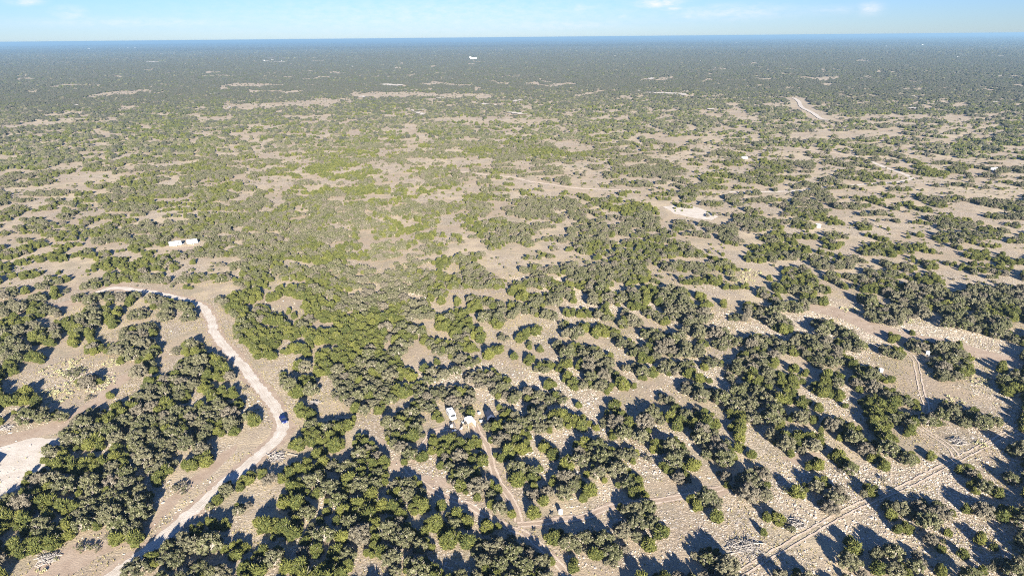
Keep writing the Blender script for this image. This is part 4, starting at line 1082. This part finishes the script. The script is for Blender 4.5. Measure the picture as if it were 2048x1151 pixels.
for a, b, r in PEAR_SPOTS:
    g_ = unproject(a, b); n = int(r * r * .8) + 3
    rr = r * np.sqrt(rng.random(n)); an = rng.random(n) * 6.28
    px_ += list(g_[0] + rr * np.cos(an)); py_ += list(g_[1] + rr * np.sin(an))
px_, py_ = np.array(px_), np.array(py_)
scatter_object('prickly_pear', np.stack([px_, py_, px_ * 0], 1), rng.uniform(.4, .8, len(px_)), rng.random(len(px_)) * 6.28, rng.integers(0, 3, len(px_)), PEA, 'pale yellow-green prickly pear spreading over the open ground')
# ------------------------------------------------------------------ vehicles, sheds and other built things
def plain(name, col, rough=0.5, metal=0.0, spec=0.4, grime=0.15):
    t = NT(name, rough, spec); t.b.inputs['Metallic'].default_value = metal
    n = t.noise(t.objpos(), 2.3, 5, 0.6, 0.35, 0.75)
    t.color(t.mix(t.math('MULTIPLY', n, grime), col, tuple(c * 0.55 + .04 for c in col)))
    return t.m
M_WHITE = plain('white_paint', (0.80, 0.80, 0.79), 0.4)
M_BLUE = plain('dark_blue_paint', (0.008, 0.02, 0.11), 0.3, 0, .5, .05)
M_GLASS = plain('tinted_glass', (0.02, 0.025, 0.03), 0.1, 0, .6, 0)
M_TYRE = plain('tyre_rubber', (0.02, 0.02, 0.02), 0.8)
M_STEEL = plain('galvanised_steel', (0.55, 0.56, 0.57), 0.45, .6)
M_TENT = plain('dark_blue_canvas', (0.018, 0.028, 0.06), 0.85)
M_RED = plain('red_lens', (0.45, 0.02, 0.02), 0.3)
M_LENS = plain('clear_lens', (0.75, 0.75, 0.72), 0.15)
M_WOODG = plain('weathered_wood', (0.30, 0.24, 0.18), 0.85)
M_RUST = plain('rusty_brown', (0.22, 0.11, 0.06), 0.8)
M_STICK = plain('dead_branches', (0.33, 0.30, 0.27), 0.9)
M_WALLP = plain('pale_wall', (0.78, 0.74, 0.70), 0.8)
M_ROOFR = plain('red_brown_roof', (0.36, 0.15, 0.10), 0.8)

class B:
    """collects boxes, wedges and tubes into one mesh"""
    def __init__(self): self.bm = bmesh.new()
    def box(self, c, s, bevel=0.0, rz=0.0, taper=None):
        r = bmesh.ops.create_cube(self.bm, size=1.0)
        vs = r['verts']
        for v in vs:
            x, y, z = v.co.x * s[0], v.co.y * s[1], v.co.z * s[2]
            if taper and z > 0: x, y = x * taper[0] + (taper[2] if len(taper) > 2 else 0), y * taper[1]
            if rz: x, y = x * math.cos(rz) - y * math.sin(rz), x * math.sin(rz) + y * math.cos(rz)
            v.co = (c[0] + x, c[1] + y, c[2] + z)
        if bevel:
            es = list({e for v in vs for e in v.link_edges})
            bmesh.ops.bevel(self.bm, geom=es, offset=bevel, segments=2, affect='EDGES', clamp_overlap=True)
        return self
    def cyl(self, c, r, h, axis='z', n=16, r2=None):
        m = Matrix.Translation(c)
        if axis == 'y': m = m @ Matrix.Rotation(math.pi / 2, 4, 'X')
        if axis == 'x': m = m @ Matrix.Rotation(math.pi / 2, 4, 'Y')
        bmesh.ops.create_cone(self.bm, cap_ends=True, segments=n, radius1=r, radius2=r if r2 is None else r2, depth=h, matrix=m)
        return self
    def poly(self, verts, faces):
        vs = [self.bm.verts.new(v) for v in verts]
        for f in faces: self.bm.faces.new([vs[i] for i in f])
        return self
    def stick(self, a, b, r):
        a, b = Vector(a), Vector(b); d = b - a
        m = Matrix.Translation((a + b) / 2) @ d.to_track_quat('Z', 'Y').to_matrix().to_4x4()
        bmesh.ops.create_cone(self.bm, cap_ends=True, segments=5, radius1=r, radius2=r * .6, depth=d.length, matrix=m)
        return self
    def build(self, name, mat, parent=None):
        me = bpy.data.meshes.new(name); bmesh.ops.recalc_face_normals(self.bm, faces=self.bm.faces)
        self.bm.to_mesh(me); self.bm.free(); me.materials.append(mat)
        return new_obj(name, me, parent)
def at(px, py, z=0.0):
    g = unproject_t(px, py) if z == 0 else unproject(px, py, z)
    return (float(g[0]), float(g[1]), float(terrain(g[0], g[1])))
def heading(p1, p2):
    a, b = unproject(*p1), unproject(*p2)
    return math.atan2(b[1] - a[1], b[0] - a[0])

def wheels(e, xs, half, r=0.36, w=0.24):
    for x in xs:
        for s in (-1, 1):
            wh = B().cyl((x, s * half, r), r, w, 'y', 18).build('wheel', M_TYRE, e)
            B().cyl((x, s * (half + w / 2 + .008), r), r * .55, 0.03, 'y', 12).build('rim', M_STEEL, wh)

# blue car on the road, long axis +x
def blue_car():
    e = empty('parked_car', at(567, 841), heading((545, 807), (566, 848)))
    tag(e, 'dark blue car on the bend of the white caliche road', 'car')
    B().box((0, 0, .62), (4.6, 1.82, .62), .14).build('body', M_BLUE, e)
    B().box((-.25, 0, 1.17), (2.7, 1.62, .52), .08, taper=(.68, .84)).build('cabin', M_BLUE, e)
    B().poly([(.78, -.66, .96), (1.13, -.74, .93), (1.13, .74, .93), (.78, .66, .96), (.72, .62, 1.38), (.72, -.62, 1.38)], [(1, 2, 4, 5)]).build('windscreen', M_GLASS, e)
    B().box((-1.33, 0, 1.16), (.5, 1.3, .34), .02, taper=(.4, .9)).build('rear_window', M_GLASS, e)
    for s in (-1, 1):
        B().box((-.25, s * .775, 1.16), (1.9, .05, .30), .01, taper=(.8, 1)).build('side_window', M_GLASS, e)
        B().box((2.27, s * .62, .72), (.1, .38, .16), .02).build('headlight', M_LENS, e)
        B().box((-2.27, s * .62, .78), (.1, .36, .16), .02).build('tail_light', M_RED, e)
        B().box((.72, s * .98, 1.0), (.16, .2, .13), .03).build('mirror', M_BLUE, e)
    wheels(e, (-1.4, 1.4), .82)
blue_car()

def white_van():
    e = empty('white_van', at(903, 834), heading((901, 826), (908, 838)))
    tag(e, 'white van with a dark windscreen parked nose-out in the camp clearing', 'van')
    B().box((-.35, 0, 1.35), (4.3, 2.0, 1.9), .12).build('body', M_WHITE, e)
    B().box((2.05, 0, .88), (.95, 1.9, .85), .12, taper=(.8, .95)).build('bonnet', M_WHITE, e)
    B().poly([(1.86, -.82, 1.32), (1.86, .82, 1.32), (1.82, .74, 2.0), (1.82, -.74, 2.0)], [(0, 1, 2, 3)]).build('windscreen', M_GLASS, e)
    for s in (-1, 1):
        B().box((1.15, s * 1.0, 1.65), (.95, .04, .55), .01).build('side_window', M_GLASS, e)
        B().box((-.5, s * 1.0, 1.65), (1.3, .04, .5), .01).build('side_window', M_GLASS, e)
        B().box((2.53, s * .68, .9), (.08, .35, .22), .02).build('headlight', M_LENS, e)
        B().box((1.7, s * 1.13, 1.5), (.14, .22, .26), .03).build('mirror', M_TYRE, e)
    B().box((-.9, 0, 2.36), (.75, .55, .14), .03).build('roof_vent', M_STEEL, e)
    wheels(e, (-1.6, 1.6), .9, .38)
white_van()

def utility_trailer():
    e = empty('utility_trailer', at(905, 854), heading((905, 862), (904, 846)))
    tag(e, 'low white utility trailer with junk on it below the white van', 'trailer')
    B().box((0, 0, .6), (2.6, 1.5, .12), .01).build('deck', M_WOODG, e)
    for s in (-1, 1): B().box((0, s * .78, .85), (2.6, .05, .42), .01).build('side_rail', M_WHITE, e)
    B().box((1.8, 0, .5), (1.1, .1, .1)).build('drawbar', M_STEEL, e)
    wheels(e, (-.2,), .9, .3, .2)
    p = at(905, 856)
    tag(B().box((p[0] - .2, p[1] - .2, 1.0), (.8, .7, .66), .05).box((p[0] - .1, p[1] - .2, 1.44), (.5, .42, .18), .03).build('storage_box', M_WHITE), 'white box sitting on the low utility trailer', 'box')
    p = at(908, 864)
    e2 = empty('camp_table', p, .5); tag(e2, 'grey folding table in front of the utility trailer', 'table')
    B().box((0, 0, .74), (1.5, .75, .05), .01).build('table_top', M_STEEL, e2)
    for a in (-1, 1):
        for b in (-1, 1): B().box((a * .65, b * .3, .36), (.05, .05, .71)).build('leg', M_STEEL, e2)
utility_trailer()

def tin_shed():
    e = empty('tin_roofed_shed', at(940, 850), heading((935, 842), (944, 854)))
    tag(e, 'open shed with a bright white sheet metal roof beside the camp clearing', 'shed')
    for k in range(7):
        x = -1.56 + k * .52
        B().poly([(x - .26, -1.35, 2.02), (x + .25, -1.35, 2.02), (x + .25, 0, 2.42), (x - .26, 0, 2.42), (x - .26, -1.35, 1.98), (x + .25, -1.35, 1.98), (x + .25, 0, 2.38), (x - .26, 0, 2.38)],
                 [(0, 1, 2, 3), (7, 6, 5, 4), (0, 4, 5, 1), (1, 5, 6, 2), (2, 6, 7, 3), (3, 7, 4, 0)]).build('roof_sheet', M_WHITE, e)
        B().poly([(x - .26, 0.01, 2.42), (x + .25, 0.01, 2.42), (x + .25, 1.35, 2.1), (x - .26, 1.35, 2.1), (x - .26, 0.01, 2.38), (x + .25, .01, 2.38), (x + .25, 1.35, 2.06), (x - .26, 1.35, 2.06)],
                 [(0, 1, 2, 3), (7, 6, 5, 4), (0, 4, 5, 1), (1, 5, 6, 2), (2, 6, 7, 3), (3, 7, 4, 0)]).build('roof_sheet', M_WHITE, e)
    for a in (-1, 1):
        for b in (-1, 1): B().box((a * 1.7, b * 1.25, 1.0), (.1, .1, 2.0)).build('post', M_STEEL, e)
    B().box((0, 1.28, 1.0), (3.3, .06, 1.95)).build('back_wall', M_WHITE, e)
    for i, (px, py, c, lab) in enumerate(((926, 846, M_WHITE, 'white chair at the left corner of the tin-roofed shed'), (931, 849, M_TYRE, 'black chair between the tin-roofed shed and the trailer'),
                                        (922, 859, M_WHITE, 'white chair standing below the black ones in the clearing'), (923, 853, M_TYRE, 'black chair nearest the brown path of the camp'))):
        c_ = empty('camp_chair', at(px, py), i * 1.3); tag(c_, lab, 'chair', 'camp chairs by the shed')
        B().box((0, 0, .42), (.6, .6, .08), .02).build('seat', c, c_)
        B().box((-.3, 0, .75), (.07, .6, .6), .02).build('backrest', c, c_)
        for a in (-1, 1):
            for b in (-1, 1): B().box((a * .25, b * .25, .19), (.05, .05, .38)).build('leg', M_STEEL, c_)
tin_shed()

def gable_tent():
    e = empty('gabled_tent', at(980, 838), 0.25)
    tag(e, 'dark blue gabled canvas tent in the shade beside the camp track', 'tent')
    V = [(-1.2, -1.5, 0), (1.2, -1.5, 0), (1.2, 1.5, 0), (-1.2, 1.5, 0), (-1.2, -1.5, 1.7), (1.2, -1.5, 1.7), (1.2, 1.5, 1.7), (-1.2, 1.5, 1.7)]
    B().poly(V, [(0, 1, 5, 4), (1, 2, 6, 5), (2, 3, 7, 6), (3, 0, 4, 7)]).build('wall', M_TENT, e)
    B().poly([(-1.32, -1.6, 1.66), (0, -1.6, 2.75), (1.32, -1.6, 1.66), (-1.32, 1.6, 1.66), (0, 1.6, 2.75), (1.32, 1.6, 1.66)], [(0, 1, 4, 3), (1, 2, 5, 4), (0, 2, 1), (3, 4, 5)]).build('roof', M_TENT, e)
    B().box((0, -1.515, .8), (.9, .03, 1.5)).build('door_flap', M_GLASS, e)
    p = at(977, 829)
    t = empty('pale_drum', p); tag(t, 'pale round water drum just behind the dark tent', 'drum')
    B().cyl((0, 0, .75), .55, 1.5, n=20).build('body', M_STEEL, t); B().cyl((0, 0, 1.55), .5, .12, n=20, r2=.2).build('lid', M_WHITE, t)
gable_tent()
for px, py, lab in ((958, 827, 'small white cooler on the bare ground left of the dark tent'), (962, 843, 'small white cooler at the top of the camp track')):
    e = empty('cooler', at(px, py), .4); tag(e, lab, 'cooler', 'coolers at the camp')
    B().box((0, 0, .28), (.85, .5, .5), .05).build('body', M_WHITE, e); B().box((0, 0, .58), (.88, .53, .09), .03).build('lid', M_WHITE, e)

def water_tank():
    e = empty('water_tank', at(1121, 1026)); tag(e, 'round white plastic water tank by the track fork', 'tank')
    e.scale = (.75, .75, .75)
    B().cyl((0, 0, .75), .72, 1.5, n=28).build('body', M_WHITE, e)
    B().cyl((0, 0, 1.62), .72, .26, n=28, r2=.26).build('dome', M_WHITE, e)
    B().cyl((0, 0, 1.79), .2, .1, n=16).build('lid', M_STEEL, e)
    for z in (.35, .75, 1.15): B().cyl((0, 0, z), .745, .05, n=28).build('hoop', M_WHITE, e)
water_tank()

for i, (px, py, lab) in enumerate(((1760, 748, 'white deer feeder box alone at the lower grove edge'), (1854, 713, 'white deer feeder box at the left end of the oak grove'), (1906.5, 721, 'white deer feeder box deep among the oaks, rightmost of three'))):
    e = empty('feeder_box', at(px, py), .2 + i); tag(e, lab, 'feeder', 'white feeder boxes by the oaks')
    B().box((0, 0, 1.75), (1.15, 1.15, 1.1), .04).build('hopper', M_WHITE, e)
    B().box((0, 0, 2.35), (1.3, 1.3, .1), .03, taper=(.5, .5)).build('lid', M_WHITE, e)
    for a in (-1, 1):
        for b in (-1, 1): B().box((a * .5, b * .5, .6), (.07, .07, 1.2)).build('leg', M_STEEL, e)

def travel_trailer(px, py, p1, p2, L, label, windows):
    e = empty('travel_trailer', at(px, py), heading(p1, p2)); tag(e, label, 'trailer', 'white trailers side by side')
    B().box((0, 0, 1.62), (L, 2.4, 2.3), .12).build('body', M_WHITE, e)
    B().box((L / 2 + .7, 0, .5), (1.5, .12, .12)).build('drawbar', M_STEEL, e)
    for x, w in windows:
        B().box((x, -1.2, 1.85), (w, .05, .55), .01).build('window', M_GLASS, e)
    B().box((-.6, 0, 2.84), (.8, .7, .16), .03).build('roof_vent', M_STEEL, e)
    wheels(e, (-.4, .5), 1.02, .36)
travel_trailer(351, 491.5, (340, 493), (363, 489.6), 6.6, 'white travel trailer with two dark windows, the nearer of the pair', ((-1.5, .5), (1.7, .7)))
travel_trailer(385, 487.5, (375, 489), (396, 486.6), 5.8, 'plain white box trailer without windows, the further of the pair', ())
travel_trailer(-40, 942, (-66, 932), (-16, 952), 7.0, 'white trailer parked just off the western end of the caliche yard', ((0, .8),))
e = empty('shed', at(1636, 455), .3); tag(e, 'small white shed among oaks in the right middle distance', 'shed')
B().box((0, 0, 1.1), (2.4, 2.0, 2.2), .02).build('wall', M_WALLP, e); B().box((0, 0, 2.35), (2.7, 2.3, .3), .02, taper=(.2, 1)).build('roof', M_WHITE, e)
for px, py, L, lab in ((1489, 319, 5, 'white box truck alone among junipers north of the pale pad'), (1988, 342, 6, 'white box trailer half hidden by dark trees near the right edge')):
    e = empty('box_truck', at(px, py), .4); tag(e, lab, 'truck')
    B().box((-.6, 0, 1.9), (L, 2.3, 2.4), .05).build('box', M_WHITE, e)
    B().box((L / 2 + .3, 0, 1.35), (1.7, 2.0, 1.6), .15, taper=(.75, .9)).build('cab', M_WHITE, e)
    B().box((L / 2 + 1.0, 0, 1.7), (.2, 1.6, .5), .02).build('windscreen', M_GLASS, e)
    wheels(e, (-L / 2 + .6, L / 2 + .2), .95, .42)

# piles of cut brush and the small dark stumps
for px, py, r, lab in ((97, 1117, 2.6, 'pile of grey cut branches beside prickly pear on bare dirt'), (1492, 1098, 4.2, 'wide pile of dead grey branches on stony ground'),
                       (1918, 884, 2.4, 'thin dead brush heap just above the track crossing'), (630, 806, 1.8, 'grey dead branches lying beside the dry grass slope'),
                       (553, 915, 3.0, 'heap of pale dead branches between the road and a hedge of junipers'), (8, 858, 2.4, 'dead grey brush at the left picture edge'),
                       (1590, 1050, 2.8, 'dead brush lying beside the diagonal track')):
    p = at(px, py); e = empty('brush_pile', p); tag(e, lab, 'brush pile', 'piles of dead branches')
    g = np.random.default_rng(int(px))
    for h in range(3):
        b = B()
        for k in range(26):
            a = g.random() * 6.28; c = g.normal(size=2) * r * .38; l = r * (.25 + .35 * g.random()); z = .15 + .5 * g.random()
            b.stick((c[0] - l * math.cos(a), c[1] - l * math.sin(a), z * .4), (c[0] + l * math.cos(a), c[1] + l * math.sin(a), z + .3 * g.random()), .045 + .04 * g.random())
        b.build('branch_layer', M_STICK, e)
for px, py, lab in ((1067, 1059, 'small charred stump in the fork of the two tracks'), (1103, 1027, 'small charred stump left of the white water tank')):
    e = empty('stump', at(px, py)); tag(e, lab, 'stump', 'charred stumps')
    B().cyl((0, 0, .25), .28, .5, n=9, r2=.2).stick((.1, 0, .2), (.75, .25, .35), .12).build('wood', M_TYRE, e)
    B().stick((0, 0, .1), (-.7, -.15, .05), .1).build('root', M_TYRE, e)

# ------------------------------------------------------------------ buildings far off
def far_building(px, py, w, d, h, label, roofmat=M_WHITE, wallmat=M_WALLP, rz=0.0, name='farm_building'):
    p = at(px, py); e = empty(name, p, rz); tag(e, label, 'building', 'far buildings below the horizon')
    B().box((0, 0, h / 2), (w, d, h)).build('wall', wallmat, e)
    B().poly([(-w * .52, -d * .55, h), (w * .52, -d * .55, h), (w * .52, d * .55, h), (-w * .52, d * .55, h), (-w * .5, 0, h + d * .28), (w * .5, 0, h + d * .28)],
             [(0, 1, 5, 4), (2, 3, 4, 5), (0, 4, 3), (1, 2, 5), (3, 2, 1, 0)]).build('roof', roofmat, e)
    n = max(2, int(w / 6))
    for k in range(n):
        B().box((-w / 2 + (k + .5) * w / n, -d / 2 - .1, h * .5), (w / n * .4, .2, h * .35)).build('window', M_GLASS, e)
    return e
far_building(947, 119.5, 34, 16, 6.5, 'large white building with reddish walls standing bright in the far wood', M_WHITE, M_WALLP, 0, 'lodge')
far_building(941, 118.0, 9, 9, 11, 'tall white block at the left end of the large far building', M_WHITE, M_WALLP, 0, 'lodge_tower')
SPECKS = [(178, 99, 'leftmost'), (240, 98, 'second from the left'), (256, 97.6, 'third from the left'), (271, 97.8, 'fourth from the left'), (283, 98, 'fifth from the left'), (392, 121.5, 'below the pale strip on the left'),
          (528, 122, 'left one of a pale cluster'), (545, 121, 'middle one of a pale cluster'), (563, 123, 'right one of a pale cluster'), (600, 106, 'in a blue band, left of centre'), (705, 134, 'nearer, left of the lodge'),
          (852, 112, 'left of the large lodge'), (911, 139.5, 'just below the large lodge'), (973, 124, 'right of the large lodge'), (1004, 102, 'above and right of the lodge'), (1102, 134, 'in grey wood right of centre'),
          (1230, 113, 'left of a far pair right of centre'), (1256, 108, 'right of a far pair right of centre'), (1402, 123, 'beside the green strip'), (1430, 86, 'high near the horizon, left one'), (1473, 86.6, 'high near the horizon, right one'),
          (1653, 99, 'alone in the blue band on the right'), (1772, 94, 'left of three on the far right'), (1845, 91, 'middle of three on the far right'), (1982, 108, 'right of three on the far right'), (1916, 115, 'nearer one on the far right')]
g = np.random.default_rng(5)
for px, py, where in SPECKS:
    D = np.linalg.norm(unproject_t(px, py)); k = D / 6500.0
    far_building(px, py, (12 + 10 * g.random()) * max(.5, k), (8 + 4 * g.random()) * max(.5, k), (3.5 + 1.5 * g.random()) * max(.5, min(k, 1.6)), f'tiny pale far farm building, {where}', M_WHITE, M_WALLP, (g.random() - .5) * .5)

# ------------------------------------------------------------------ the air
def haze():
    half, z0, z1 = 47000.0, -85.0, 117.0
    me = bpy.data.meshes.new('haze'); bm = bmesh.new(); bmesh.ops.create_cube(bm, size=1.0)
    for v in bm.verts: v.co = (v.co.x * 2 * half, v.co.y * 2 * half, (z0 + z1) / 2 + v.co.z * (z1 - z0))
    bm.to_mesh(me); bm.free()
    m = bpy.data.materials.new('air'); m.use_nodes = True; n, l = m.node_tree.nodes, m.node_tree.links; n.clear()
    out = n.new('ShaderNodeOutputMaterial'); v = n.new('ShaderNodeVolumePrincipled')
    v.inputs['Color'].default_value = (0.46, 0.76, 0.98, 1); v.inputs['Density'].default_value = HAZE
    v.inputs['Anisotropy'].default_value = 0.30
    l.new(v.outputs[0], out.inputs['Volume']); me.materials.append(m)
    tag(new_obj('haze', me), 'thin blue haze that the far land fades into', kind='stuff')
HAZE = 0.95e-4
haze()
